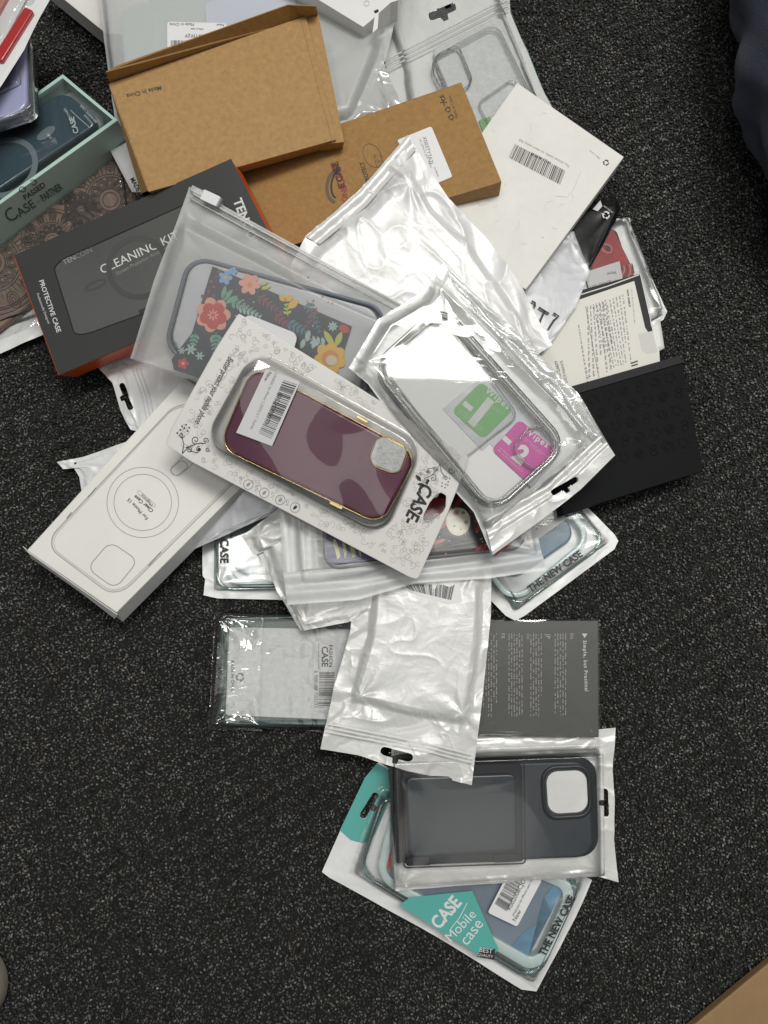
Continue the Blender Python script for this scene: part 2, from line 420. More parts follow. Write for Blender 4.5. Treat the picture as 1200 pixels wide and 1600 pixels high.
    def frond(s, a, b, n, ll, w, m, lv=0):
        a = np.array(a, float); b = np.array(b, float); d = (b - a) / np.linalg.norm(b - a); nn = np.array([-d[1], d[0]])
        s.line([a, (a + b) / 2, b], 1.2, m, lv)
        for k in range(n):
            p = a + (b - a) * (k + 0.5) / n; f = 1 - 0.6 * k / n
            for sg in (-1, 1): s.leaf(p, p + (d * 0.6 + nn * sg * 0.8) * ll * f, w * f, m, lv + 0.3)
    def curl(s, c, r, m, w=1.0, lv=0, rot=0, turns=1.3, hand=1, n=22):
        t = np.linspace(0, 1, n); a = math.radians(rot) + hand * t * turns * 2 * math.pi; q = r * (1 - 0.85 * t)
        s.line(np.stack([c[0] + q * np.cos(a), c[1] + q * np.sin(a)], 1), w, m, lv)
    def build(s, name, parent):
        return link(name, np.vstack(s.V), s.F, s.ms, parent, mi=s.M)

# ------------------------------------------------------------------ carpet
def build_carpet():
    rng = np.random.default_rng(4)
    m, N, L, B = _nodes('carpet_fibre')
    at = N.new('ShaderNodeAttribute'); at.attribute_name = 'tuft'; L.new(at.outputs['Color'], B.inputs['Base Color'])
    B.inputs['Roughness'].default_value = 0.7; B.inputs['Specular IOR Level'].default_value = 0.15
    B.inputs['Sheen Weight'].default_value = 0.0
    back = mat('carpet_backing', (0.008, 0.008, 0.008), 0.95)
    # woven tufts: small bent fibre bundles lying at all angles
    x0, x1, y0, y1 = -0.52, 0.56, -0.46, 0.72; sp = 0.00195
    gx, gy = np.meshgrid(np.arange(x0, x1, sp), np.arange(y0, y1, sp)); gx = gx.ravel(); gy = gy.ravel()
    n = len(gx); gx = gx + rng.uniform(-.5, .5, n) * sp; gy = gy + rng.uniform(-.5, .5, n) * sp
    gz = -0.0012 + rng.uniform(-0.0015, 0.0012, n) + 0.0008 * (vn(gx * 90, gy * 90, 3) - .5)
    yaw = 1.1 + rng.normal(0, 0.9, n) + 2.5 * vn(gx * 60, gy * 60, 8)
    Ls = rng.uniform(0.0007, 0.0014, n); R = rng.uniform(0.00055, 0.00095, n); pit = rng.uniform(-0.5, 0.9, n)
    ca, sa = np.cos(yaw), np.sin(yaw)
    tt = np.array([-1.0, -0.45, 0.45, 1.0]); rs = np.array([0.25, 1.0, 0.95, 0.2]); K = 4
    V = np.zeros((n, 4 * K, 3), np.float32)
    for i in range(4):
        for j in range(K):
            a = 2 * math.pi * (j + .5) / K
            lx = tt[i] * Ls; ly = rs[i] * R * math.cos(a); lz = rs[i] * R * math.sin(a) - 0.0006 * tt[i] ** 2 + tt[i] * Ls * 0.35 * pit
            V[:, i * K + j, 0] = gx + lx * ca - ly * sa; V[:, i * K + j, 1] = gy + lx * sa + ly * ca; V[:, i * K + j, 2] = gz + lz
    f = []
    for i in range(3):
        for j in range(K): f.append((i * K + j, i * K + (j + 1) % K, (i + 1) * K + (j + 1) % K, (i + 1) * K + j))
    f = np.array(f); F = (f[None] + (np.arange(n) * 4 * K)[:, None, None]).reshape(-1, 4)
    Vf = V.reshape(-1, 3); nb = len(Vf)
    base = np.array([(-1.2, -1.0, -0.0022), (1.2, -1.0, -0.0022), (1.2, 1.6, -0.0022), (-1.2, 1.6, -0.0022)], np.float32)
    Vf = np.vstack([Vf, base]); F = np.vstack([F, [[nb, nb + 1, nb + 2, nb + 3]]]).astype(np.int32)
    me = bpy.data.meshes.new('carpet'); me.vertices.add(len(Vf)); me.loops.add(F.size); me.polygons.add(len(F))
    me.vertices.foreach_set('co', Vf.ravel()); me.loops.foreach_set('vertex_index', F.ravel())
    me.polygons.foreach_set('loop_start', np.arange(0, F.size, 4, dtype=np.int32))
    me.polygons.foreach_set('use_smooth', np.ones(len(F), bool))
    me.materials.append(m); me.materials.append(back)
    mi = np.zeros(len(F), np.int32); mi[-1] = 1; me.polygons.foreach_set('material_index', mi)
    me.update(calc_edges=True)
    rib = np.sin(2 * math.pi * (gy * .88 - gx * .47 + .004 * vn(gx * 12, gy * 12, 6)) / 0.0115)
    patch = (0.8 + 0.4 * vn(gx * 60 + gy * 25, gy * 40, 2)) * (1 + .38 * rib * vn(gx * 20, gy * 20, 9)) * (.85 + .3 * vn(gx * 5, gy * 5, 12))
    t = rng.random(n); g = np.clip(np.exp(rng.normal(math.log(0.064), 0.66, n)), .004, .22) * patch
    g[rng.integers(0, n, 18)] = .5
    hue = rng.normal(0, 0.06, n); col = np.stack([g * (1.0 + hue), g * (1.0 + hue * .2), g * (0.94 - hue), np.ones(n)], 1).astype(np.float32)
    ca_ = me.color_attributes.new('tuft', 'FLOAT_COLOR', 'POINT')
    ca_.data.foreach_set('color', np.vstack([np.repeat(col, 4 * K, 0), np.full((4, 4), 0.01, np.float32)]).ravel().astype(np.float32))
    o = bpy.data.objects.new('carpet', me); SC.collection.objects.link(o); o['kind'] = 'structure'
    o['label'] = 'charcoal flecked loop pile carpet'
build_carpet()

def sticker(pl, Q, off, parent, m=STICK, r=4, name='sticker'):
    a = Art(pl, off); a.rrect(Q, r, m); return a.build(name, parent)

def phone_case(name, pl, Q, t, r, m, parent, ref=None, face=None, z0=0.05, lip=0.12):
    """back of a phone case: rounded shell with a soft edge"""
    return loft(name, pl, Q, [(0.12, z0), (0.0, z0 + 0.2), (0.0, z0 + t - 0.2), (0.06, z0 + t - 0.06), (0.2, z0 + t)], r, m, parent,
                ref=z0 + t if ref is None else ref, capmat=face)
def rim(name, pl, Q, z0, z1, wd, r, m, parent, ref=None):
    return loft(name, pl, Q, [(0, z0), (0, z1 - .04), (.04, z1), (wd - .04, z1), (wd, z1 - .04), (wd, z0)], r, m, parent,
                ref=z1 if ref is None else ref, closed=True)
def slot(c, L_, w, ang, bumpw=0.0, n=8):
    """euro hang slot outline in photo pixels"""
    t = math.radians(ang); d = np.array([math.cos(t), math.sin(t)]); nn = np.array([-d[1], d[0]]); P = []
    for s in (1, -1):
        for k in range(n + 1):
            a = math.radians(-90 + 180 * k / n); P.append(np.array([s * (L_ / 2 - w / 2 + w / 2 * math.cos(a)), s * w / 2 * math.sin(a)]))
        if bumpw and s == 1: P += [np.array([bumpw, w / 2]), np.array([bumpw * .7, w * 1.15]), np.array([-bumpw * .7, w * 1.15]), np.array([-bumpw, w / 2])]
    return [tuple(np.array(c) + q[0] * d + q[1] * nn) for q in P]

# ================================================================== bottom of the pile
# ---- bag "THE NEW CASE" with teal header, lowest in the picture
NEWG = 'white backed bags reading THE NEW CASE'
def newcase_blue(name='case_face'):
    return mat('blue_grey_case', (0.17, 0.23, 0.30), 0.35, var=0.25, vs=14, coat=0.3)
pl = Plane((560, 1230, 0.25), (860, 1530, 0.25), (520, 1370, 0.3))
t = thing('bagged_phone_case', 'teal and white bag reading CASE mobile case with blue case, lowest packet of all', 'phone case packet', base_of(pl, (700, 1380)), NEWG)
TL, TR, BR, BL = (592, 1190), (925, 1375), (838, 1549), (503, 1362)
hole = slot((577, 1258), 46, 11, -58, 6)
sheet('bag_back', pl, [TL, (700, 1260), TR], [TR, (900, 1432), BR], [BL, (515, 1371), (680, 1462), (745, 1502), (815, 1546), BR],
      [TL, (572, 1215), (535, 1290), BL], lumps(0.02, (1, 1, 1, 1), 1, .02, 3, .01), PEARL_W, t, nu=150, nv=110, holes=[hole])
a = Art(pl, 0.09)
a.poly([(586, 1196), (596, 1203), (612, 1212), (613, 1222), (572, 1318), (560, 1316), (532, 1302)], TEALINK)
a.build('teal_header', t)
# cut the header print open round the slot
hp = t.children[-1]; bpy.data.objects.remove(hp)
sheet('teal_header', pl, [(589, 1192), (608, 1203), (622, 1222)], [(622, 1222), (586, 1303), (578, 1314), (566, 1317)], [(531, 1297), (548, 1312), (566, 1317)],
      [(589, 1192), (570, 1215), (531, 1297)], lambda x, y, w, h: x * 0 + 0.0010, TEALINK, t, nu=70, nv=120, holes=[hole])
CQ = [(612, 1258), (900, 1372), (832, 1535), (560, 1365)]
IQ = [(618, 1300), (893, 1385), (840, 1512), (590, 1360)]
rim('clear_frame', pl, [(600, 1235), (915, 1372), (838, 1540), (558, 1365)], .05, 0.75, 0.3, 1.6, AQUATPU, t)
rim('case_rim', pl, [(612, 1262), (908, 1382), (843, 1526), (585, 1372)], .1, 1.05, 0.7, 1.5, mat('pale_aqua_rim', (.62, .76, .74), .3, coat=.5), t)
phone_case('phone_case', pl, [(620, 1275), (884, 1386), (822, 1503), (597, 1372)], 0.7, 1.2, newcase_blue(), t)
a = Art(pl, 0.82)
a.poly([(600, 1322), (622, 1330), (614, 1362), (596, 1352)], mat('red_patch', (.45, .05, .04), .4)); a.build('red_print', t); a = Art(pl, 0.82)
a.poly([(866, 1382), (880, 1390), (824, 1498), (795, 1484), (820, 1455), (846, 1440), (862, 1425), (850, 1402)], mat('bright_blue_patch', (.10, .26, .40), .35, var=.5, vs=40))
a.build('case_print', t)
a = Art(pl, 1.42)
a.poly([(624, 1414), (641, 1402), (738, 1392), (779, 1484), (764, 1498), (744, 1489), (680, 1450)], TEALINK)
a.text('CASE', (686, 1453), (722, 1411), WHITEINK, 1, bold=.03, hs=1.2)
a.line([(702, 1454), (718, 1434), (730, 1411)], 1.2, WHITEINK, 1)
a.text('Mobile', (705, 1472), (745, 1430), WHITEINK, 1)
a.text('case', (730, 1478), (756, 1444), WHITEINK, 1)
a.poly([(752, 1481), (774, 1483), (772, 1500), (745, 1495)], BLACKINK, 1)
a.text('BEST', (749, 1487), (769, 1490), WHITEINK, 2); a.text('QUALITY', (746, 1493), (770, 1497), WHITEINK, 2)
a.text('THE NEW CASE', (851, 1495), (899, 1403), BLACKINK, 1, bold=.035, hs=1.1)
a.build('printing', t)
s = Art(pl, 1.40); SQ = [(786, 1370), (848, 1362), (806, 1448), (762, 1424)]
s.rrect([(800, 1352), (847, 1375), (808, 1448), (762, 1426)], 4, STICK)
s.bars([(773, 1412), (800, 1362), (818, 1372), (792, 1424)], BLACKINK, 2, 34, 5)
s.text('X002008CJO', (797, 1424), (822, 1376), BLACKINK, 2); s.text('Webcolor for iPhone case 13', (803, 1432), (832, 1376), BLACKINK, 2)
s.text('New', (806, 1440), (815, 1424), BLACKINK, 2)
s.build('sticker', t)
sheet('clear_front', pl, [(592, 1225), (925, 1368)], [(925, 1368), (838, 1545)], [(545, 1362), (838, 1545)], [(592, 1225), (545, 1362)],
      lumps(1.05, (1.0, .8, 1.0, .8), .7, .05, 5, .06, base=.12), FILM_HAZE, t, nu=110, nv=90)

# ---- long text box
pl = Plane(2.1)
t = thing('paper_box', 'dark grey shrink wrapped box reading Simple, but Practical in white', 'box', base_of(pl, (840, 1060), .021))
BQ = [(700, 971), (935, 970), (936, 1152), (700, 1150)]
box('carton', pl, BQ, 1.95, mat('dark_grey_card', (0.085, 0.085, 0.08), 0.38, bs=.05), t)
a = Art(pl, 0.01)
a.poly([(909, 990), (918, 990), (913.5, 997)], WHITEINK); a.text('Simple, but Practical', (911, 1001), (914, 1080), WHITEINK, bold=.03, hs=1.1, spacing=1.3)
for i, (xa, n, e, hd) in enumerate(((876, 5, 1118, 'EN'), (838, 5, 1120, 'JP'), (808, 6, 1120, 'CN'), (768, 7, 1120, 'FR'))):
    a.text(hd, (xa + 15, 990), (xa + 15, 998), LGREYINK)
    w = n * 3.4
    a.para([(xa + 10, 990), (xa + 10, e), (xa + 10 - w * 1.2, e), (xa + 10 - w * 1.2, 990)], n, LGREYINK, seed=i, word=.07, fill=.42)
a.build('printing', t)
quadsheet('shrink_wrap', pl, [(698, 969), (937, 968), (938, 1153), (699, 1151)], lumps(.03, (.1, .1, .1, .1), .2, .015, 4, .03, base=.03), film('tight_wrap', .03, creases=.05, haze=.02), t, nu=90, nv=70)

# ---- grey wallet case in clear bag
pl = Plane((620, 1180, 1.55), (950, 1160, 1.3), (620, 1390, 1.75))
t = thing('bagged_phone_case', 'charcoal wallet case with card holder and square camera hole in clear bag', 'phone case packet', base_of(pl, (780, 1270), .012))
hole = slot((946, 1254), 44, 9, 88, 5)
sheet('bag_back', pl, [(612, 1158), (760, 1150), (880, 1150), (930, 1140), (962, 1137)], [(962, 1137), (957, 1200), (960, 1250), (959, 1310), (966, 1378)],
      [(618, 1392), (700, 1385), (800, 1378), (930, 1368), (966, 1378)], [(612, 1158), (610, 1270), (618, 1392)],
      lumps(0.12, (.6, .6, 1.6, .6), .5, .14, 9, .1), PEARL, t, nu=170, nv=110, holes=[hole])
DG = mat('charcoal_soft_case', (0.027, 0.034, 0.043), 0.42, bs=.08, bscale=2500)
DG2 = mat('charcoal_gloss_case', (0.009, 0.011, 0.014), 0.34, spec=.35)
CQ = [(612, 1196), (922, 1188), (928, 1340), (622, 1350)]
pc = phone_case('phone_case', pl, CQ, 1.0, 1.3, DG, t, z0=.15)
loft('bumper', pl, [(610, 1184), (930, 1182), (934, 1336), (618, 1352)], [(0, .3), (0, .8), (.05, .85)], 1.35, DG2, pc, ref=.6)
rim('camera_ring', pl, [(845, 1198), (924, 1194), (928, 1278), (850, 1283)], 1.1, 1.42, .28, 1.1, DG2, pc)
a = Art(pl, 1.18); a.rrect([(853, 1206), (916, 1203), (919, 1268), (857, 1272)], 18, mat('white_case_liner', (.82, .82, .82), .6, var=.08, vs=60)); a.build('camera_opening', pc)
loft('card_holder_frame', pl, [(628, 1197), (815, 1192), (817, 1345), (634, 1352)], [(0, 1.05), (0, 1.4), (.05, 1.45)], .35, DG2, t, ref=1.4)
loft('card_holder', pl, [(633, 1214), (806, 1208), (808, 1330), (640, 1340)], [(0, 1.4), (0, 1.75), (.06, 1.85), (.2, 1.87)], .5, mat('charcoal_glossy_lid', (0.028, 0.036, 0.044), 0.24, spec=.4), t, ref=1.8)
a = Art(pl, 1.2); dk = mat('dark_gap', (.004, .004, .005), .6)
a.rrect([(625, 1193), (819, 1188), (821, 1349), (631, 1356)], 6, dk, 0, 2.4); a.rrect([(606, 1196), (632, 1195), (636, 1346), (618, 1350)], 8, dk, 0); a.line([(640, 1200), (720, 1198), (730, 1206), (760, 1206), (770, 1197), (812, 1196)], 1.6, dk, 3)
a.build('seam_gap', t)
a = Art(pl, 1.5); a.rrect([(630, 1211), (808, 1205), (811, 1333), (637, 1343)], 7, dk, 0, 2.6); a.build('lid_gap', t)
loft('hinge', pl, [(634, 1340), (673, 1338), (674, 1352), (635, 1353)], [(0, 1.3), (0, 1.6), (.05, 1.65)], .15, DG2, t, ref=1.6)
loft('hinge', pl, [(770, 1335), (816, 1333), (817, 1346), (771, 1348)], [(0, 1.3), (0, 1.6), (.05, 1.65)], .15, DG2, t, ref=1.6)
quadsheet('clear_front', pl, [(606, 1172), (938, 1160), (940, 1370), (612, 1388)], lumps(1.75, (.5, .7, .4, .7), .5, .06, 12, .06, base=.2, freq=.22), film('glossy_front_film', .0, creases=.03, haze=.012, rough=.10, scale=6), t, nu=130, nv=90)

# ---- green case, FASHION CASE
pl = Plane((340, 960, .1), (600, 960, .1), (340, 1140, .1))
t = thing('bagged_phone_case', 'dark green case lined with white foam in crinkly clear wrap with FASHION CASE label', 'phone case packet', base_of(pl, (440, 1050)))
GR = mat('dark_green_case', (0.022, 0.055, 0.050), 0.3, coat=.3)
loft('phone_case', pl, [(343, 962), (620, 958), (616, 1136), (343, 1136)], [(.15, .05), (0, .3), (0, 1.2), (.08, 1.3), (.45, 1.32), (.5, .95)], 1.3, GR, t, ref=1.2)
loft('foam_sheet', pl, [(358, 980), (600, 984), (600, 1128), (352, 1118)], [(0, .95), (0, 1.2), (.05, 1.25)], .2, FOAM, t, ref=1.25)
a = Art(pl, 1.3)
a.poly([(489, 1004), (527, 1004), (524, 1113), (487, 1112)], STICKG)
a.text('FASHION', (514, 1008), (514, 1042), BLACKINK, 1, bold=.02); a.text('CASE', (503, 1010), (503, 1042), BLACKINK, 1, bold=.03)
a.text('Mobile cover for your handle', (497, 1006), (497, 1045), BLACKINK, 1)
a.bars([(523, 1050), (521, 1107), (497, 1107), (499, 1050)], BLACKINK, 1, 32, 7)
a.text('6 988188 700292', (491, 1048), (491, 1106), BLACKINK, 1)
a.build('label', t)
a = Art(pl, 1.3); a.text('MADE IN CHINA', (361, 1032), (361, 1084), BLACKINK, bold=.01); a.recycle((375, 1058), 5.5, BLACKINK)
a.build('printing', t)
sheet('clear_wrap', pl, [(338, 958), (360, 951), (460, 957), (620, 956)], [(620, 956), (616, 1150)], [(328, 1138), (400, 1140), (410, 1138), (616, 1150)],
      [(338, 958), (345, 1000), (336, 1080), (328, 1138)], lumps(1.35, (.6, .5, .1, .6), .5, .09, 21, .14, base=.05, fold=.1, freq=.6), film('crinkle_wrap', .02, creases=.12, rough=.05, haze=.01, scale=12), t, nu=150, nv=110)
# the wrap is taped over at the left end
quadsheet('wrap_fold', pl, [(336, 958), (418, 955), (410, 1142), (326, 1140)], lumps(1.45, (.6, .5, .05, .6), .5, .12, 26, .16, base=.09, fold=.1), FILM, t, nu=70, nv=110)

# ---- right NEW CASE bag
def new_case_bag(label, pl, out, fr, rimq, face, facecol, txt, seed, extra=None, nu=110):
    t = thing('bagged_phone_case', label, 'phone case packet', base_of(pl, np.mean(fr, 0)), NEWG)
    sheet('bag_back', pl, *out, lumps(.05, (1, 1, 1, 1), 1, .03, seed, .03), PEARL_W, t, nu=nu, nv=nu)
    rim('clear_frame', pl, fr, .05, .5, .25, 1.5, AQUATPU, t)
    rim('case_rim', pl, rimq, .1, .95, .45, 1.7, mat('pale_aqua_rim', (.62, .76, .74), .3, coat=.5), t)
    phone_case('phone_case', pl, face, .6, 1.3, facecol, t)
    a = Art(pl, 1.35)
    for s_, p, q in txt: a.text(s_, p, q, BLACKINK, 1, bold=.035, hs=1.1)
    a.build('printing', t)
    if extra: extra(t, pl)
    quadsheet('clear_front', pl, fr, lumps(1.05, (.5, .5, .5, .5), .5, .04, seed + 2, .04, base=.15), FILM_HAZE, t, nu=80, nv=80)
    return t
pl = Plane(.2)
BLUEF = mat('steel_blue_case', (.10, .21, .30), .35, var=.3, vs=22, coat=.2)
def ex(t, pl):
    s = Art(pl, 1.05)
    s.poly([(800, 795), (873, 772), (884, 812), (836, 846), (820, 850)], STICKG)
    s.bars([(833, 789), (858, 778), (861, 790), (836, 801)], BLACKINK, 1, 20, 3); s.text('ar 13 Pro Max, Blue', (838, 828), (880, 806), BLACKINK, 1)
    s.build('sticker', t)
new_case_bag('clear bag with blue case reading THE NEW CASE beside the black embossed box', pl,
    ([(780, 830), (860, 740), (905, 780)], [(905, 780), (960, 835), (966, 845), (960, 858)], [(730, 900), (790, 962), (805, 970), (820, 962), (960, 858)], [(780, 830), (730, 900)]),
    [(870, 755), (953, 846), (804, 956), (740, 850)], [(845, 745), (932, 840), (802, 947), (730, 860)],
    [(840, 755), (905, 836), (800, 908), (740, 850)], BLUEF, [('THE NEW CASE', (829, 926), (911, 868))], 31, ex)
# ---- left NEW CASE bag
pl = Plane(.2)
def ex2(t, pl):
    a = Art(pl, 1.0); a.rrect([(401, 846), (430, 846), (430, 896), (401, 896)], 3, STICKG); a.build('sticker', t)
new_case_bag('clear bag with pale blue case lettered CASE, under the clear case box', pl,
    ([(315, 800), (520, 780)], [(520, 780), (530, 940)], [(318, 930), (340, 935), (430, 937), (530, 940)], [(315, 800), (317, 900), (321, 905), (318, 930)]),
    [(335, 790), (530, 780), (530, 921), (335, 923)], [(350, 780), (540, 778), (540, 915), (350, 917)],
    [(362, 790), (540, 780), (540, 896), (362, 898)], mat('pale_blue_case', (.34, .42, .47), .35, var=.1, vs=20), [('CASE', (344, 842), (344, 880)), ('NEW', (344, 805), (344, 835))], 35, ex2)

# ---- pearl bags under the frosted bag
pl = Plane((400, 820, 3.0), (470, 985, 2.2), (600, 930, 3.0))
t = thing('plastic_bag', 'crumpled pearly white bag poking out left of the frosted bag', 'plastic bag', base_of(pl, (470, 900)))
sheet('bag_front', pl, [(378, 838), (412, 812), (470, 770), (640, 780)], [(640, 780), (640, 925)], [(470, 985), (520, 975), (560, 968), (640, 925)],
      [(378, 838), (397, 868), (412, 862), (432, 920), (470, 985)], lumps(.5, (1.2, .8, 1, 1.6), .9, .28, 41, .25, fold=.12), PEARL, t, nu=130, nv=130)
sheet('bag_back', pl, [(383, 832), (640, 780)], [(640, 780), (640, 930)], [(463, 978), (640, 930)], [(383, 832), (463, 978)], lambda x, y, w, h: x * 0 - .0025, PEARL_W, t, nu=20, nv=20)
pl = Plane((470, 985, 2.8), (600, 930, 3.3), (500, 850, 3.3))
t = thing('plastic_bag', 'flat pearly bag end folded below the frosted bag', 'plastic bag', base_of(pl, (530, 940)))
sheet('bag_front', pl, [(455, 900), (640, 880)], [(640, 880), (640, 920), (600, 940)], [(476, 985), (545, 972), (600, 940)], [(455, 900), (459, 950), (476, 985)],
      lumps(.15, (.6, .6, .6, .8), .6, .22, 44, .12, fold=.1), PEARL, t, nu=110, nv=80)

# ---- big pearl bag with slot
pl = Plane((640, 920, 3.3), (740, 1225, 3.5), (505, 1165, 2.6))
t = thing('plastic_bag', 'pearly white zip bag with hang slot and barcode sticker hanging below the frosted bag', 'plastic bag', base_of(pl, (640, 1060)))
hole = slot((620, 1178), 52, 13, 14, 5)
sheet('bag_front', pl, [(556, 880), (768, 880)], [(768, 880), (767, 960), (755, 1080), (737, 1226)], [(501, 1170), (560, 1180), (640, 1205), (737, 1226)],
      [(556, 880), (548, 985), (522, 1075), (501, 1170)], lumps(.85, (2.0, .5, 1.3, 4.4), .8, .26, 51, .22, fold=.1, freq=.55), PEARL, t, nu=170, nv=230, holes=[hole])
a = Art(pl, .9); a.poly([(596, 905), (716, 905), (722, 940), (700, 944), (640, 925)], STICK); a.bars([(630, 912), (712, 914), (706, 938), (640, 922)], BLACKINK, 1, 46, 9)
a.build('sticker', t)
a = Art(pl, .55)
for k, (dy, wd) in enumerate(((0, 1.6), (6, 1.2), (12, 1.6))):
    a.line([(512 - dy * .2, 1131 + dy), (600, 1148 + dy), (680, 1165 + dy), (742 - dy * .1, 1180 + dy)], wd, mat('zip_ridge', (.8, .8, .8), .3, metal=.3))
zz = a.build('zip_strip', t)
sol = zz.modifiers.new('t', 'SOLIDIFY'); sol.thickness = .0008; sol.offset = 0

# ---- frosted bag with dark red case
pl = Plane((440, 820, 4.8), (845, 890, 4.2), (640, 920, 4.6))
t = thing('bagged_phone_case', 'frosted zip bag with dark red and black patterned case under the maroon card', 'phone case packet', base_of(pl, (640, 850)))
phone_case('phone_case', pl, [(500, 742), (800, 712), (826, 858), (506, 892)], .7, 1.3, mat('grey_frame_case', (.22, .22, .23), .4), t)
a = Art(pl, .78)
a.rrect([(506, 752), (770, 725), (800, 856), (512, 884)], 16, mat('black_red_print', (.020, .014, .016), .45, spec=.3))
rnd = random.Random(3); redp = mat('dark_red_print', (.33, .012, .012), .4, var=.3, vs=80)
for k in range(26):
    x = rnd.uniform(660, 800); y = rnd.uniform(770, 860); ang = rnd.uniform(-70, -20)
    a.ell((x, y), rnd.uniform(4, 15), rnd.uniform(1.5, 4.5), redp, .3 + k * .03, ang=ang, n=8)
for k in range(30): a.ell((rnd.uniform(560, 800), rnd.uniform(830, 878)), .9, .9, WHITEINK, 1, n=6)
a.ell((692, 800), 15, 22, redp, 1.2); a.ell((668, 790), 22, 12, redp, 1.1, ang=-40); a.ell((745, 788), 9, 16, redp, 1.1, ang=30)
a.ell((716, 815), 19, 22, mat('ivory_print', (.58, .54, .42), .4), 1.5)
for cx, cy, r_, m_ in ((724, 801, 3, GREYINK), (728, 816, 3, GREYINK), (712, 802, 4, redp), (710, 822, 1.6, GREYINK), (720, 827, 1.4, GREYINK)): a.ell((cx, cy), r_, r_, m_, 2)
irid = [mat('violet_print', (.045, .05, .13), .3), mat('cream_print', (.50, .47, .22), .3), mat('mint_print', (.30, .50, .46), .3), mat('indigo_print', (.06, .07, .16), .3)]
a.rrect([(508, 830), (590, 820), (594, 874), (512, 882)], 10, irid[0], 1)
for k in range(11):
    x = 520 + k * 6; y_ = rnd.uniform(-10, 4); a.poly([(x, 842 + y_), (x + rnd.uniform(2, 6), 838 + y_), (x + rnd.uniform(8, 18), 866 + y_ * .5), (x + 7, 874 - k * .6)], irid[(k * 2 + 1) % 4], 1.3 + k * .05)
a.build('case_print', t)
sheet('milky_band', pl, [(444, 896), (600, 884), (700, 868), (838, 842)], [(838, 842), (851, 892)], [(450, 946), (560, 938), (650, 912), (760, 905), (851, 892)], [(444, 896), (450, 946)],
      lambda x, y, w, h: .0045 + .0015 * vn(x * .5, y * .5, 4) + .0006 * np.sin(y * 5), FROST_B, t, nu=90, nv=20)
sheet('milky_band', pl, [(436, 790), (492, 780)], [(492, 780), (498, 888)], [(444, 897), (498, 888)], [(436, 790), (444, 897)],
      lambda x, y, w, h: .0045 + .0015 * vn(x * .5, y * .5, 14) + .0006 * np.sin(x * 5), FROST_B, t, nu=30, nv=50)
sheet('frosted_bag', pl, [(436, 780), (620, 740), (800, 700), (836, 770)], [(836, 770), (838, 840), (851, 892)], [(450, 946), (560, 938), (650, 912), (760, 905), (851, 892)],
      [(436, 780), (440, 860), (450, 946)], lumps(.85, (1.6, .5, .8, 1.9), .8, .05, 61, .06, base=.1, fold=.03), FROST_T, t, nu=130, nv=90)
a = Art(pl, .3); zm = mat('zip_strip_white', (.62, .64, .63), .35)
a.poly([(440, 800), (462, 798), (476, 936), (452, 940)], FROST_L); a.build('side_seam', t)

# ================================================================== left side
# ---- silver bag under white box, slot bag, lower bag
pl = Plane((100, 730, .4), (290, 690, 1.2), (240, 760, .5))
t = thing('plastic_bag', 'thin pale bag corner with pin hole sticking out left of the clear case box', 'plastic bag', base_of(pl, (180, 720)))
sheet('bag_front', pl, [(90, 722), (130, 714), (200, 690), (290, 660)], [(290, 660), (300, 760)], [(128, 770), (200, 770), (300, 760)],
      [(90, 722), (100, 733), (116, 732), (124, 745), (128, 770)], lumps(.15, (.8, .6, .6, .6), .5, .12, 71, .1, fold=.15), PEARL_W, t, nu=80, nv=60, holes=[slot((119, 724), 4, 4, 0)])
pl = Plane((170, 570, 1.2), (230, 650, 1.5), (300, 560, 2.5))
t = thing('plastic_bag', 'translucent bag with hang slot between the orange edged box and clear case box', 'plastic bag', base_of(pl, (230, 600)))
hole = slot((198, 620), 46, 9, 68, 5)
sheet('bag_front', pl, [(150, 570), (175, 555), (240, 540), (330, 560)], [(330, 560), (330, 640)], [(198, 660), (205, 672), (260, 680), (330, 640)],
      [(150, 570), (176, 598), (188, 640), (198, 660)], lumps(.1, (2, .5, .4, .4), .5, .14, 75, .1, fold=.08), PEARL_W, t, nu=120, nv=100, holes=[hole])
a = Art(pl, .25)
for dx in (0, 6, 12): a.line([(206 + dx, 575), (222 + dx, 620), (232 + dx, 665)], 1.4, mat('zip_ridge', (.8, .8, .8), .3, metal=.3))
zz = a.build('zip_strip', t); sol = zz.modifiers.new('t', 'SOLIDIFY'); sol.thickness = .0008
pl = Plane((280, 860, 1.8), (430, 800, 3.0), (420, 740, 3.2))
t = thing('plastic_bag', 'silver grey polybag wedge between the clear case box and maroon card', 'plastic bag', base_of(pl, (350, 810)))
sheet('bag_front', pl, [(270, 740), (470, 720)], [(470, 720), (432, 800)], [(262, 864), (300, 860), (400, 815), (432, 800)], [(270, 740), (262, 864)],
      lumps(.05, (.6, .6, .6, .6), .5, .12, 79, .05, fold=.1), PEARL_S, t, nu=70, nv=60)

# ---- clear case white box
pl = Plane((40, 860, 4.4), (290, 590, 3.9), (400, 800, 3.7))
t = thing('paper_box', 'white box with line drawing of a phone case reading Clear Case Magnetic', 'box', base_of(pl, (200, 780), .024))
Q4 = [(285, 592), (452, 684), (181, 965), (42, 858)]
Q4 = [(42, 860), (288, 590), (448, 690), (182, 957)]
box('carton', pl, Q4, 2.3, WHITE, t, flare=.075, mats=[WHITE, WHITE2])
a = Art(pl, .01)
OQ = [(296, 640), (390, 702), (180, 932), (80, 838)]
a.rrect([(283, 622), (420, 700), (182, 936), (68, 850)], 30, DGINK, 0, 1.1, 8); a.rrect([(281, 627), (414, 700), (182, 931), (73, 850)], 27, LGREYINK, 0, .9, 8)
a.rrect([(282, 625), (417, 700), (182, 933), (70, 850)], 28, LGREYINK, 0, .6, 8)
a.ring((223, 785), 56, 55, .9, DGINK); a.ring((223, 785), 45, 44, .9, DGINK)
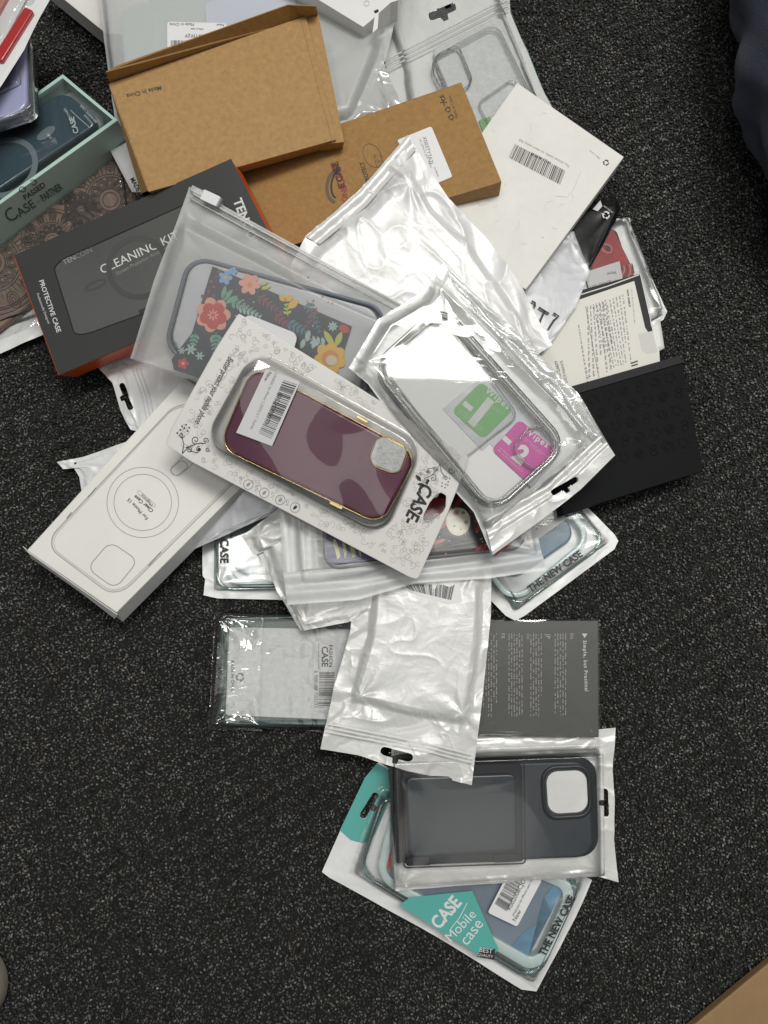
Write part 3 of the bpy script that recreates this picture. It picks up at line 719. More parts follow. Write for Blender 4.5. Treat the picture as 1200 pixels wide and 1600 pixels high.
a.rrect([(172, 846), (216, 876), (180, 920), (136, 888)], 14, DGINK, 0, 1.2, 6)
a.rrect([(284, 718), (296, 728), (275, 745), (263, 736)], 7, DGINK, 0, .8)
a.rrect([(292, 708), (304, 722), (277, 746), (264, 734)], 8, DGINK, 0, .8)
a.text('For Phone 15', (232, 809), (202, 778), BLACKINK, bold=.01); a.text('Clear Case', (240, 797), (212, 773), BLACKINK, bold=.02)
a.text('Magnetic', (239, 788), (222, 771), BLACKINK); a.rrect([(217, 765), (244, 790), (240, 793), (214, 770)], 3, DGINK, 0, .6)
a.line([(150, 762), (142, 772), (137, 777)], 1.8, DGINK); a.line([(112, 800), (104, 810)], 1.8, DGINK); a.line([(252, 862), (243, 872), (232, 884)], 1.8, DGINK)
a.build('printing', t)
fl = Art(pl, -.35)
t2 = link('end_flap', np.vstack([pl.pts([(44, 862), (184, 960)], -.0005), pl.pts([(36, 853), (40, 846)], -.008)[:1], pl.pts([(180, 966)], -.012)]), [(0, 1, 3, 2)], WHITE2, t)
s_ = t2.modifiers.new('t', 'SOLIDIFY'); s_.thickness = .0005

# ---- mandala case in clear bag
pl = Plane((0, 540, .6), (150, 520, .9), (200, 300, 2.0))
t = thing('bagged_phone_case', 'brown case with embossed mandala flowers in shiny clear bag', 'phone case packet', base_of(pl, (90, 420)))
sheet('bag_back', pl, [(-60, 300), (100, 220), (215, 240)], [(215, 240), (240, 430)], [(-60, 560), (0, 553), (110, 504), (240, 430)], [(-60, 300), (-60, 560)],
      lumps(.05, (.6, .6, .6, .6), .5, .06, 81, .05), PEARL_W, t, nu=60, nv=60)
BR_ = mat('taupe_case', (.225, .155, .120), .42, var=.08, vs=30); BRD = mat('dark_brown_relief', (.060, .045, .042), .35)
phone_case('phone_case', pl, [(-120, 330), (150, 205), (228, 330), (-60, 560)], .8, .8, BR_, t)
a = Art(pl, .87)
def mandala(a, c, R, flip=1):
    for q in (.16, .24, .5, .55, .86, .9, .98): a.ring(c, R * q, R * q, max(1.0, R * .02), BRD, 0, n=60)
    for k in range(44):
        th = 2 * math.pi * k / 44; a.line([(c[0] + R * .56 * math.cos(th), c[1] + R * .56 * math.sin(th)), (c[0] + R * .63 * math.cos(th), c[1] + R * .63 * math.sin(th)), (c[0] + R * .70 * math.cos(th), c[1] + R * .70 * math.sin(th))], 1.2, BRD, 1)
    for k in range(12):
        th = 2 * math.pi * k / 12; x, y = c[0] + R * .37 * math.cos(th), c[1] + R * .37 * math.sin(th)
        for q in (1, .7, .4): a.ring((x, y), R * .13 * q, R * .10 * q, 1.3, BRD, 1, ang=math.degrees(th), n=16)
        x, y = c[0] + R * .80 * math.cos(th), c[1] + R * .80 * math.sin(th)
        for q in (1, .65, .3): a.ring((x, y), R * .17 * q, R * .11 * q, 1.4, BRD, 1.5, ang=math.degrees(th), n=16)
mandala(a, (172, 312), 72); mandala(a, (82, 375), 50); mandala(a, (-12, 410), 84); mandala(a, (126, 326), 26); mandala(a, (95, 300), 20)
a.build('relief_pattern', t)
quadsheet('clear_front', pl, [(-60, 290), (190, 205), (235, 440), (-60, 556)], lumps(1.0, (.6, .6, .6, 1.4), .6, .26, 85, .3, base=.1, fold=.14, freq=.42), film('shiny_wrap', .06, creases=.45, rough=.05, haze=.02, scale=10), t, nu=130, nv=120)

# ---- teal window box
pl = Plane((98, 116, 6.3), (183, 188, 6.3), (0, 318, 6.1))
t = thing('window_box', 'mint green box with clear window over blue case reading CasePartner', 'box', base_of(pl, (60, 250), .035))
MINT = mat('mint_card', (.46, .64, .58), .45, bs=.06)
TQ = [(98, 116), (184, 188), (-60, 362), (-145, 290)]
c = pl.pts(TQ); inn = pl.pts([(98, 122), (176, 187), (-56, 353), (-134, 287)])
thk = .044; V = list(c) + list(inn) + list(c - pl.n * thk) + list(inn - pl.n * (thk - .003))
F = []
for i in range(4):
    j = (i + 1) % 4; F += [(i, j, 4 + j, 4 + i), (i, j, 8 + j, 8 + i), (4 + i, 4 + j, 12 + j, 12 + i)]
F += [(8, 9, 10, 11), (12, 13, 14, 15)]
link('carton', V, F, MINT, t)
plc = pl.up(-1.5)
loft('tray', plc, [(98, 126), (170, 186), (-56, 345), (-134, 283)], [(0, -1.2), (0, .0), (.5, .05)], 1.0, mat('grey_insert', (.42, .47, .47), .5), t)
tc_ = phone_case('phone_case', plc, [(100, 140), (158, 190), (-60, 335), (-120, 275)], .9, 1.1, mat('navy_teal_case', (.040, .078, .100), .22, coat=.6), t)
a = Art(plc, 1.0); gp = mat('pale_ring', (.16, .21, .23), .35)
a.ring((8, 262), 50, 40, 9, gp, 0, ang=-35, n=60)
a.ell((72, 208), 17, 7, gp, 0, ang=-35); a.build('magnet_ring', tc_)
a = Art(pl, -.1); si = mat('silver_ink', (.42, .48, .50), .3)
a.text('CASE', (123, 207), (115, 182), si, bold=.02); a.text('PARTNER', (115, 188), (102, 168), si)
a.text('MAGNETIC CASE', (152, 190), (127, 163), si, bold=.01); a.line([(139, 198), (124, 185), (110, 172)], .8, si)
a.text('MAGSAFE', (146, 193), (133, 178), si)
a.build('window_printing', t)
wq = [(98, 123), (175, 187), (-56, 352), (-133, 287)]
quadsheet('window', pl, wq, lambda x, y, w, h: -0.002 + 0.0004 * vn(x * .3, y * .3, 4), film('window_film', .02, creases=.012, rough=.06, haze=.02), t, nu=30, nv=60)
# side lettering on the slanting long side
e0, e1 = pl.pts([(184, 188), (-60, 362)]); 
sd = Plane(0); dn = -pl.n; ed = (e1 - e0) / np.linalg.norm(e1 - e0); nn = np.cross(ed, dn); nn = nn if nn[2] > 0 or nn @ (CAM - e0) > 0 else -nn
sd.n = nn / np.linalg.norm(nn); sd.p = e0
if sd.n @ (CAM - e0) < 0: sd.n = -sd.n
a = Art(sd, .01); dt = mat('dark_teal_ink', (.07, .14, .13), .4)
a.text('C', (17, 349), (30, 338), dt, hs=1.1); a.text('ASE', (31, 340), (57, 322), dt, bold=.01, hs=1.0); a.text('PARTNER', (68, 315), (99, 295), dt, bold=.02, hs=1.9)
a.poly([(57, 315), (64, 310), (62, 318)], mat('pale_mint_ink', (.4, .5, .48), .4))
a.text('PASSED', (40, 313), (72, 291), BLACKINK, bold=.01); a.ring((35, 296), 5, 4, 1.2, BLACKINK, n=14); a.ring((52, 285), 5, 4, 1.2, BLACKINK, n=14, a0=200, a1=480)
a.build('side_printing', t)

# ---- black and orange TE box
pl = Plane((360, 250, 9.7), (22, 400, 5.2), (92, 588, 3.4))
t = thing('window_box', 'black and orange box reading CLEANING KIT and PROTECTIVE CASE', 'box', base_of(pl, (220, 420), .024))
OR = mat('orange_card', (.62, .085, .012), .4, bs=.08); TB = mat('black_matte_card', (.052, .052, .052), .36, bs=.05)
TQ = [(22, 399), (361, 248), (455, 430), (92, 586)]
box('tray', pl, [(21, 401), (362, 251), (456, 432), (91, 587)], 2.4, OR, t, flare=-.01)
# sleeve face with a window cut in it
fr_o = np.array(TQ, float); WQ = [(82, 412), (340, 296), (402, 425), (118, 528)]
po = []; 
p = np.array(rr(100, 100, 9, 6)); Pin = quad_map(WQ, p[:, 0] / 100, p[:, 1] / 100)
m4 = len(Pin) // 4; Pout = []
cen = Pin.mean(0)
for q in range(4):
    pass
uq = p / 100.0
# project the window outline outward onto the border of the face
uo = uq - .5; sc_ = .5 / np.abs(uo).max(1); uo = uo * sc_[:, None] + .5
for q_ in range(4):   # keep the true corners
    cu = np.array([(1, 0), (1, 1), (0, 1), (0, 0)][q_], float); k = q_ * 7 + 3; uo[k] = cu
Pout = quad_map(TQ, uo[:, 0], uo[:, 1])
n = len(Pin); Vt = np.vstack([pl.pts(Pout, .0006), pl.pts(Pin, .0006), pl.pts(Pin, .0006) - pl.n * .004])
F = [(i, (i + 1) % n, n + (i + 1) % n, n + i) for i in range(n)] + [(n + i, n + (i + 1) % n, 2 * n + (i + 1) % n, 2 * n + i) for i in range(n)]
link('sleeve', Vt, F, TB, t)
a = Art(pl, .06); 
a.build if False else None
plw = pl.up(-.1)
a = Art(pl, .065)
a.text('PROTECTIVE CASE', (61, 439), (89, 520), WHITEINK, bold=.02, hs=1.0); a.text('Professionally Designed', (57, 459), (75, 506), WHITEINK)
a.build('printing', t)
a = Art(pl, .065); a.text('TENCOIN', (364, 313), (396, 395), WHITEINK, bold=.03); a.build('name_print', t)
INS = mat('grey_insert_card', (.135, .138, .132), .45, var=.06, vs=20)
a = Art(pl, .03); a.poly(quad_map(WQ, np.array([-.01, 1.01, 1.01, -.01]), np.array([-.01, -.01, 1.01, 1.01])), INS)
a.text('CLEANING KIT', (160, 428), (281, 372), WHITEINK, 1, hs=.95); a.text('Screen Protector Accessories', (183, 430), (270, 385), DGINK, 1)
a.text('TENCOIN', (100, 414), (145, 393), DGINK, 1, bold=.02)
a.poly([(216, 485), (222, 500), (380, 432), (375, 420)], TB, 1)
a.build('insert_card', t)
a = Art(pl, .045); rg = mat('faint_grey_ring', (.085, .085, .083), .4); a.ring((216, 418), 46, 46, 9, rg, 0, n=60); a.ring((149, 445), 17, 5, 3, rg, 0, ang=-25, n=30)
a.build('magnet_ring', t)
a = Art(pl, .06)
a.line(quad_map(WQ, np.append(uq[:, 0], uq[0, 0]), np.append(uq[:, 1], uq[0, 1])), 1.4, mat('black_edge', (.01, .01, .01), .5), 1)
a.build('window_edge', t)
quadsheet('window', pl, WQ, lambda x, y, w, h: .0004 + 0.0002 * vn(x * .3, y * .3, 14), film('window_film', .06), t, nu=60, nv=40)

# ================================================================== top
# ---- red packet, top left
pl = Plane((0, 100, 9.5), (80, 0, 9.5), (0, 0, 9.5))
t = thing('plastic_packet', 'clear fronted white packet holding red accessories in the upper left corner', 'packet', base_of(pl, (20, 40)))
sheet('bag_back', pl, [(-80, -60), (110, -60)], [(110, -60), (64, 26), (38, 78), (0, 138), (-80, 260)], [(-140, 230), (-80, 260)], [(-80, -60), (-140, 230)],
      lumps(.03, (.5, .5, .5, .5), .5, .03, 91, .02), PEARL_W, t, nu=50, nv=80)
RED = mat('red_plastic', (.42, .028, .03), .3, coat=.3); PINK = mat('pink_plastic', (.62, .22, .20), .35)
loft('red_strip', pl, [(38, 10), (52, 16), (2, 96), (-12, 88)], [(0, .05), (0, .35), (.1, .4)], .2, RED, t, ref=.4)
loft('red_strip', pl, [(-20, -30), (24, -30), (-20, 50), (-50, 30)], [(0, .05), (0, .35), (.1, .4)], .2, PINK, t, ref=.4)
quadsheet('clear_front', pl, [(-80, -60), (90, -60), (-20, 136), (-130, 150)], lumps(.5, (.3, .3, .9, .3), .4, .2, 93, .1, base=.05), film('shiny_wrap', .10), t, nu=60, nv=60)
# ---- lavender case
pl = Plane((0, 150, 7.0), (50, 140, 7.0), (0, 60, 7.0))
t = thing('bagged_phone_case', 'lavender case in clear bag resting on the mint box', 'phone case packet', base_of(pl, (20, 150)))
phone_case('phone_case', pl, [(-90, 20), (40, 50), (42, 172), (-90, 215)], 1.2, 1.2, mat('lavender_case', (.36, .37, .56), .25, coat=.5), t)
rim('clear_edge', pl, [(-90, 10), (46, 50), (50, 170), (-80, 212)], .1, 1.3, .2, .8, CLEARTPU, t)
quadsheet('clear_bag', pl, [(-90, 0), (44, 40), (52, 150), (-85, 225)], lumps(1.4, (.4, .4, .5, .5), .5, .22, 97, .15, base=.1), FILM, t, nu=60, nv=60)
# ---- white box sliver
pl = Plane(3.0)
t = thing('paper_box', 'cream white box cut off by the top edge, left of the frosted bag', 'box', base_of(pl, (120, 20), .025))
box('carton', pl, [(62, -32), (180, -90), (270, 60), (165, 52)], 2.2, WHITE, t)
# ---- frosted bag with Made in China sticker
pl = Plane((160, 0, 4.5), (180, 180, 4.8), (560, 100, 5.2))
t = thing('bagged_phone_case', 'frosted bag with pale green case and white New sticker behind the open kraft box', 'phone case packet', base_of(pl, (300, 60)))
phone_case('phone_case', pl, [(184, 12), (470, -60), (500, 150), (200, 150)], .8, 1.2, mat('pale_green_case', (.50, .60, .58), .4), t)
a = Art(pl, 1.1); lav = mat('pale_lavender_panel', (.52, .54, .62), .5); a.rrect([(320, 4), (455, -40), (485, 140), (330, 150)], 12, lav); a.build('panel', t)
sheet('frosted_bag', pl, [(150, -60), (500, -90), (640, -60)], [(640, -60), (604, 90), (560, 190)], [(182, 200), (400, 240), (560, 190)], [(150, -60), (163, 60), (182, 200)],
      lumps(.95, (1.0, .5, 1.6, 1), .9, .14, 101, .14, base=.1), FROST_B, t, nu=150, nv=90)
a = Art(pl, 1.15); a.rrect([(261, 34), (354, 36), (356, 120), (262, 120)], 5, STICK)
a.text('New', (350, 37), (338, 37), BLACKINK, 1); a.text('Made in China', (303, 36), (265, 36), BLACKINK, 1); a.text('Gifton case', (318, 44), (298, 44), BLACKINK, 1)
a.text('X004FTFFZP', (330, 53), (289, 53), BLACKINK, 1); a.bars([(267, 63), (340, 63), (340, 90), (267, 90)], BLACKINK, 1, 40, 2)
a.build('sticker', t)
# ---- clear/silver bag between (500-620, 40-190)
pl = Plane((500, 60, 4.2), (610, 60, 4.4), (565, 190, 4.9))
t = thing('plastic_bag', 'shiny grey transparent bag right of the open kraft box', 'plastic bag', base_of(pl, (560, 120)))
sheet('bag_front', pl, [(470, 20), (620, 30)], [(620, 30), (595, 95), (640, 200)], [(480, 260), (570, 192), (640, 200)], [(470, 20), (480, 260)],
      lumps(.3, (.5, .5, 1.5, 1.0), .8, .30, 105, .25, base=.4, fold=.15), pearl('grey_shine_plastic', (.60, .61, .60), .3, .28, .15, 16), t, nu=100, nv=110)
# ---- clear case bag
pl = Plane((600, 60, 3.4), (850, 120, 2.4), (700, 200, 3.8))
t = thing('bagged_phone_case', 'clear zip bag with transparent case over white foam behind the CASE kraft box', 'phone case packet', base_of(pl, (720, 110)))
hole = slot((691, 19), 46, 13, -24, 6)
fold_edges = ([(560, -40), (700, -90), (790, -80)], [(790, -80), (797, 20), (814, 60), (835, 110), (852, 150), (900, 240)], [(620, 260), (750, 300), (900, 240)], [(560, -40), (590, 60), (605, 110), (620, 260)])
sheet('bag_back', pl, *fold_edges, lumps(.02, (1, 1, 1, 1), 1, .05, 111, .03), pearl('grey_white_plastic', (.82, .83, .82), .05, .40, .12), t, nu=140, nv=150, holes=[hole])
loft('foam_sheet', pl, [(672, 85), (780, 32), (850, 190), (745, 250)], [(0, .1), (0, .5), (.1, .55)], .8, FOAM, t)
CQ = [(662, 92), (775, 28), (850, 175), (760, 270)]
rim('phone_case', pl, [(668, 92), (776, 34), (845, 175), (750, 260)], .2, 1.0, .3, 1.3, CLEARTPU, t)
rim('camera_ring', pl, [(676, 88), (716, 66), (742, 130), (700, 155)], .6, 1.0, .2, .9, CLEARTPU, t)
rim('inner_edge', pl, [(745, 160), (800, 122), (830, 150), (770, 210)], .5, .9, .16, .6, CLEARTPU, t)
a = Art(pl, .7); gw = mat('green_print', (.17, .42, .13), .45)
a.poly([(748, 188), (777, 178), (790, 190), (757, 212)], gw); a.poly([(766, 183), (773, 180), (776, 190), (769, 193)], WHITEINK, 1); a.build('wipe_sachet', t)
sheet('clear_front', pl, *fold_edges, lumps(1.1, (2.4, 3.2, 1.6, .5), .9, .20, 113, .20, base=.12, fold=.08, freq=.5), film('glassy_front', .04, creases=.22, haze=.10, rough=.07, scale=14), t, nu=150, nv=160, holes=[hole])
a = Art(pl, .55)
for k in range(3): a.line([(598 + k, 96 + k * 7), (700, 44 + k * 8), (796, -6 + k * 9)], 1.6, mat('zip_ridge', (.8, .8, .8), .3, metal=.3))
zz = a.build('zip_strip', t); sol = zz.modifiers.new('t', 'SOLIDIFY'); sol.thickness = .0008
# blue edged packet peeking behind
pl = Plane(1.0)
t = thing('plastic_packet', 'pale blue packet edge peeking out right of the clear zip bag', 'packet', base_of(pl, (840, 130), .009))
loft('body', pl, [(790, 60), (822, 72), (858, 162), (830, 190)], [(0, -.9), (0, -.1), (.1, 0)], .4, mat('pale_blue_plastic', (.30, .55, .62), .3), t)

# ---- torn white box
pl = Plane((470, 0, 7.6), (575, 52, 7.4), (620, 0, 7.6))
t = thing('paper_box', 'white box with torn open corner at the top edge', 'box', base_of(pl, (560, 10), .024))
box('carton', pl, [(400, -60), (640, -110), (622, 0), (610, 4), (577, 33), (566, 40)][:4] + [(577, 34), (567, 42)], 2.3, WHITE2, t, bev=.0004)
a = Art(pl, .02); a.poly([(584, 17), (591, 14), (592, 20), (587, 22)], mat('dark_gap', (.01, .01, .01), .8)); a.ring((573, 5), 4, 4, .8, LGREYINK); a.build('torn_opening', t)
link('corner_flap', pl.pts([(586, 22), (592, 19), (590, 45), (582, 52)], .0008), [(0, 1, 2, 3)], WHITE2, t).modifiers.new('t', 'SOLIDIFY').thickness = .0004

# ---- kraft box 2 (CASE)
pl = Plane((722, 128, 7.2), (784, 300, 7.2), (400, 360, 6.0))
t = thing('paper_box', 'closed brown kraft box reading PHONE CASE with white sticker', 'box', base_of(pl, (600, 240), .022))
K2 = [(722, 129), (785, 277), (425, 374), (330, 300)]
K2 = [(330, 262), (721, 128), (784, 284), (400, 400)]
box('carton', pl, K2, 2.1, KRAFT_D, t)
a = Art(pl, .012); di = mat('brown_black_ink', (.035, .03, .025), .5); ri = mat('dull_red_ink', (.32, .04, .03), .5)
a.text('PHONE', (545, 330), (541, 290), ri, bold=.03, hs=1.0); a.text('CASE', (540, 288), (527, 252), ri, bold=.03, hs=1.0)
a.text('E CASE', (539, 292), (527, 252), di, 1, bold=.035, hs=1.0)
a.ring((530, 290), 19, 27, 5, mat('brown_grey_ink', (.12, .09, .06), .5), 0, ang=10, a0=95, a1=265, n=24); a.ring((532, 287), 14, 24, 3, di, 1, ang=10, a0=105, a1=240, n=24)
a.text('PROTECT', (578, 284), (568, 252), di, bold=.02, hs=1.2); a.ring((582, 243), 13, 20, .9, mat('brown_grey_ink', (.12, .09, .06), .5), ang=-30, n=30)
a.para([(590, 280), (582, 240), (596, 236), (604, 276)], 3, mat('brown_grey_ink', (.12, .09, .06), .5), seed=4, word=.2)
a.build('logo_print', t); a = Art(pl, .012)
for c_, k in (((705, 183), 0), ((700, 171), 1), ((696, 161), 2)):
    if k == 2: a.text('X', (694, 166), (699, 159), di)
    else: a.recycle(c_, 3.5, di)
a.text('CE', (697, 156), (692, 147), di, bold=.02); a.text('Made in China', (716, 184), (704, 149), mat('brown_grey_ink', (.12, .09, .06), .5))
a.build('printing', t)
s = Art(pl, .03); s.rrect([(620, 219), (674, 197), (707, 276), (672, 291)], 4, STICK)
s.text('X003TY7A2J', (660, 214), (672, 256), GREYINK, 1); s.text('No adhesive, gold outline', (655, 218), (673, 262), DGINK, 1); s.text('for iPhone', (678, 262), (684, 276), BLACKINK, 1)
s.bars([(646, 224), (655, 258), (648, 260), (640, 228)], DGINK, 1, 24, 5)
s.build('sticker', t)

# ---- kraft box 1 open
pl = Plane((172, 132, 10.2), (500, 18, 9.6), (230, 300, 8.8))
t = thing('paper_box', 'open brown kraft box printed Made In China, its flap standing at the back', 'box', base_of(pl, (350, 170), .02))
K1 = [(171, 130), (478, 24), (526, 218), (232, 300)]
box('carton', pl, K1, 1.7, KRAFT, t, bev=.0006, flare=-.07)
# inner tray, a little longer to the right
pli = pl.up(-.25)
box('inner_tray', pli, [(440, 40), (497, 20), (538, 222), (500, 226)], 1.4, KRAFT, t, bev=.0004, flare=-.03)
# raised back flap (inside brown)
c = pl.pts([(172, 132), (476, 30), (497, 24)], -.0035); top = pl.pts([(166, 113), (184, 103), (450, 8), (494, 10)], .012)
V = [c[0], c[1], c[2], top[3], top[2], top[1], top[0]]
o = link('back_flap', V, [(0, 1, 4, 5, 6), (1, 2, 3, 4)], KRAFT_D, t); sm = o.modifiers.new('t', 'SOLIDIFY'); sm.thickness = .0007
o = link('side_flap', np.vstack([pl.pts([(171, 131), (232, 298)], -.001), pl.pts([(222, 302), (203, 240)], -.014)]), [(0, 1, 2, 3)], KRAFT, t); sm = o.modifiers.new('t', 'SOLIDIFY'); sm.thickness = .0007
a = Art(pl, .012); a.text('Made In China', (251, 134), (197, 147), di, bold=.01, hs=1.0); a.build('printing', t)
a = Art(pl, .012)
a.line([(470, 30), (495, 130), (520, 222)], .8, KRAFT_D)
a.build('fold_crease', t)
# white leaflet between mint box and kraft box
pl = Plane((180, 240, 4.0), (215, 290, 4.0), (220, 220, 4.0))
t = thing('leaflet', 'small white leaflet with black letters left of the open kraft box', 'leaflet', base_of(pl, (200, 260)))
o = quadsheet('paper', pl, [(172, 235), (212, 215), (226, 300), (206, 300)], None, STICK, t, nu=4, nv=4); sm = o.modifiers.new('t', 'SOLIDIFY'); sm.thickness = .0003
a = Art(pl, .02); a.text('MADE', (203, 280), (214, 300), BLACKINK, bold=.02, hs=1.2); a.build('printing', t)

# ================================================================== right side
# ---- red case bag
pl = Plane((950, 350, .6), (1040, 560, .4), (900, 480, .8))
t = thing('bagged_phone_case', 'red and black swirl patterned case in clear bag behind the white text card', 'phone case packet', base_of(pl, (970, 430)))
sheet('bag_back', pl, [(880, 380), (960, 343), (984, 341)], [(984, 341), (986, 365), (1020, 440), (1042, 488), (1036, 500)], [(930, 560), (1036, 500)], [(880, 380), (930, 560)],
      lumps(.08, (.5, .5, .5, .5), .4, .12, 121, .1), PEARL_W, t, nu=70, nv=80)
phone_case('phone_case', pl, [(900, 385), (962, 352), (1020, 520), (950, 560)], .7, .8, mat('black_red_case', (.03, .012, .012), .3), t)
a = Art(pl, .78); r1 = mat('red_print', (.30, .006, .006), .35, var=.4, vs=70); r2 = mat('pink_print', (.52, .17, .15), .35)
a.poly([(930, 372), (958, 358), (992, 426), (960, 448), (925, 420)], r1)
for k in range(5): a.ring((962, 418), 10 + k * 5, 8 + k * 4, 2.0, r2 if k % 2 else mat('black_edge', (.01, .01, .01), .5), 1, ang=40, a0=-60, a1=120, n=16)
a.ring((948, 388), 9, 6, 2, r2, 1, ang=30, n=16); a.ell((950, 388), 4, 4, mat('dark_gap', (.01, .01, .01), .8), 1)
a.build('case_print', t)
s = Art(pl, .9); s.poly([(918, 424), (968, 408), (974, 440), (905, 470)], STICKG); s.text('New', (962, 423), (948, 426), BLACKINK, 1); s.text('X, Pigtelado Gms L.', (966, 436), (915, 448), BLACKINK, 1); s.build('sticker', t)
sheet('clear_front', pl, [(890, 390), (962, 345), (982, 343)], [(982, 343), (1016, 430), (1040, 490)], [(930, 555), (1040, 490)], [(890, 390), (930, 555)],
      lumps(1.1, (.5, .5, .7, .5), .5, .18, 125, .14, base=.1), FILM_HAZE, t, nu=80, nv=90)
# ---- paper tab
pl = Plane((1010, 520, .5), (1040, 540, .5), (1020, 570, .5))
t = thing('leaflet', 'white paper tab sticking out right of the white text card', 'leaflet', base_of(pl, (1025, 540)))
quadsheet('paper', pl, [(1000, 505), (1031, 500), (1038, 544), (1010, 560)], lambda x, y, w, h: .0005 * np.sin(x), WHITE2, t, nu=6, nv=6).modifiers.new('t', 'SOLIDIFY').thickness = .0004
# ---- white/black info box
pl = Plane((1000, 430, 2.4), (1030, 560, 2.2), (870, 610, 2.4))
t = thing('paper_box', 'white text card on black edged box reading FLAWLESS CLARITY', 'box', base_of(pl, (950, 510), .018))
box('carton', pl, [(820, 478), (1000, 427), (1032, 570), (850, 640)], 1.7, BLACK, t)
a = Art(pl, .02); CREAM = mat('cream_paper', (.72, .70, .64), .5)
a.poly([(835, 492), (991, 439), (1008, 512), (1030, 545), (1032, 585), (850, 640)], CREAM)
a.poly([(997, 522), (1020, 517), (1027, 550), (1012, 553), (1003, 548)], mat('grey_fold', (.60, .59, .56), .5), .5)
a.para([(976, 459), (988, 565), (950, 578), (925, 480)][0:4], 10, GREYINK, 1, seed=5, word=.06, fill=.5)
a.para([(948, 468), (966, 574), (918, 594), (916, 480)], 7, GREYINK, 1, seed=8, word=.06, fill=.5)
a.line([(915, 478), (926, 540), (936, 590)], .8, GREYINK, 1); a.para([(906, 505), (922, 598), (916, 600), (902, 507)], 1, GREYINK, 1, seed=2, fill=.6)
a.para([(989, 451), (994, 505), (990, 506), (985, 452)], 1, DGINK, 1, seed=12); a.text('WHY SHIELD', (979, 452), (983, 480), BLACKINK, 1, bold=.03, hs=.8)
a.text('FLAWLESS CLARITY', (880, 604), (871, 563), BLACKINK, 1, bold=.02, hs=1.4); a.text('CLARTE PARFAITE', (888, 601), (879, 563), BLACKINK, 1, hs=1.3)
a.text('EASY FIT', (856, 600), (852, 578), BLACKINK, 1, hs=1.2)
a.poly([(985, 567), (996, 563), (997, 565), (986, 569)], BLACKINK, 1); a.poly([(986, 571), (996, 568), (997, 570), (987, 573)], BLACKINK, 1)
a.build('text_card', t)
a = Art(pl, .015)
a.line([(905, 461), (950, 447), (999, 429)], 1.6, CREAM, 0); a.line([(1000, 427), (1012, 470), (1018, 510)], 1.6, mat('grey_fold', (.60, .59, .56), .5), 0); a.build('card_edge', t)
# ---- black embossed box
pl = Plane((880, 615, 3.3), (1060, 560, 3.1), (1095, 740, 2.6))
t = thing('paper_box', 'matte black box with glossy embossed pattern of rings and stars', 'box', base_of(pl, (980, 680), .026))
EB = mat('black_emboss_card', (.009, .0095, .0105), .55, bs=.05, spec=.06); GL = mat('black_gloss_emboss', (.005, .005, .0055), .45, spec=.05)
box('carton', pl, [(840, 627), (1066, 566), (1099, 736), (880, 805)], 2.4, EB, t)
a = Art(pl, .02)
rnd = random.Random(12)
PQ = [(865, 628), (1064, 572), (1088, 700), (900, 745)]
for i in range(8):
    for j in range(5):
        u = (i + .5 + (.25 if j % 2 else -.1)) / 8.2; v = (j + .5) / 5; c_ = quad_map(PQ, [u], [v])[0]; w_ = rnd.uniform(8, 10)
        k = (i * 3 + j * 2) % 4
        if k == 0:
            a.ring(c_, w_ * .5, w_ * .65, 1.6, GL, n=14); a.ring(c_, w_ * .25, w_ * .3, 1.2, GL, n=10); a.ring((c_[0], c_[1]), w_ * 1.0, w_ * .9, 1, GL, n=7)
        elif k == 1:
            th = np.linspace(0, 2 * math.pi, 11)[:-1]; r_ = np.where(np.arange(10) % 2, 5, 10)
            a.line(np.stack([c_[0] + r_ * np.cos(th), c_[1] + r_ * np.sin(th)], 1), 1.3, GL, 0, True)
        elif k == 2:
            a.ring(c_, w_ * .5, w_ * .5, 1.3, GL, n=14); a.ring(c_, w_ * 1.2, w_ * .9, 1.2, GL, n=6, ang=20)
        else:
            a.ring((c_[0], c_[1] - 4), 4.5, 4, 1.5, GL, n=12); a.ring((c_[0] + 1, c_[1] + 4.5), 5, 4.5, 1.5, GL, n=12)
a.build('embossed_pattern', t)
a = Art(pl.up(.05), 0); a.poly([(868, 611), (1062, 556), (1066, 567), (872, 624)], mat('dark_grey_lid_edge', (.020, .020, .021), .5, spec=.15)); 
o = a.build('lid_edge', t); o.modifiers.new('t', 'SOLIDIFY').thickness = .001
# ---- black bag
pl = Plane((960, 320, 1.8), (895, 440, 1.8), (900, 330, 1.8))
t = thing('plastic_packet', 'glossy black packet with white recycling mark under the barcode box', 'packet', base_of(pl, (930, 370), .014))
sheet('bag_front', pl, [(850, 340), (950, 312), (968, 312)], [(968, 312), (968, 332), (960, 350), (918, 428)], [(850, 420), (890, 440), (918, 428)], [(850, 340), (850, 420)],
      lumps(.3, (.5, .5, .5, .5), .5, .10, 131, .08), mat('black_glossy_plastic', (.008, .008, .008), .25, bs=.1, bscale=200), t, nu=60, nv=60)
a = Art(pl, .45); a.recycle((947, 336), 5, WHITEINK); a.text('Mobile case', (958, 331), (944, 321), WHITEINK); a.poly([(926, 327), (938, 313), (941, 322), (934, 330)], WHITEINK); a.build('printing', t)
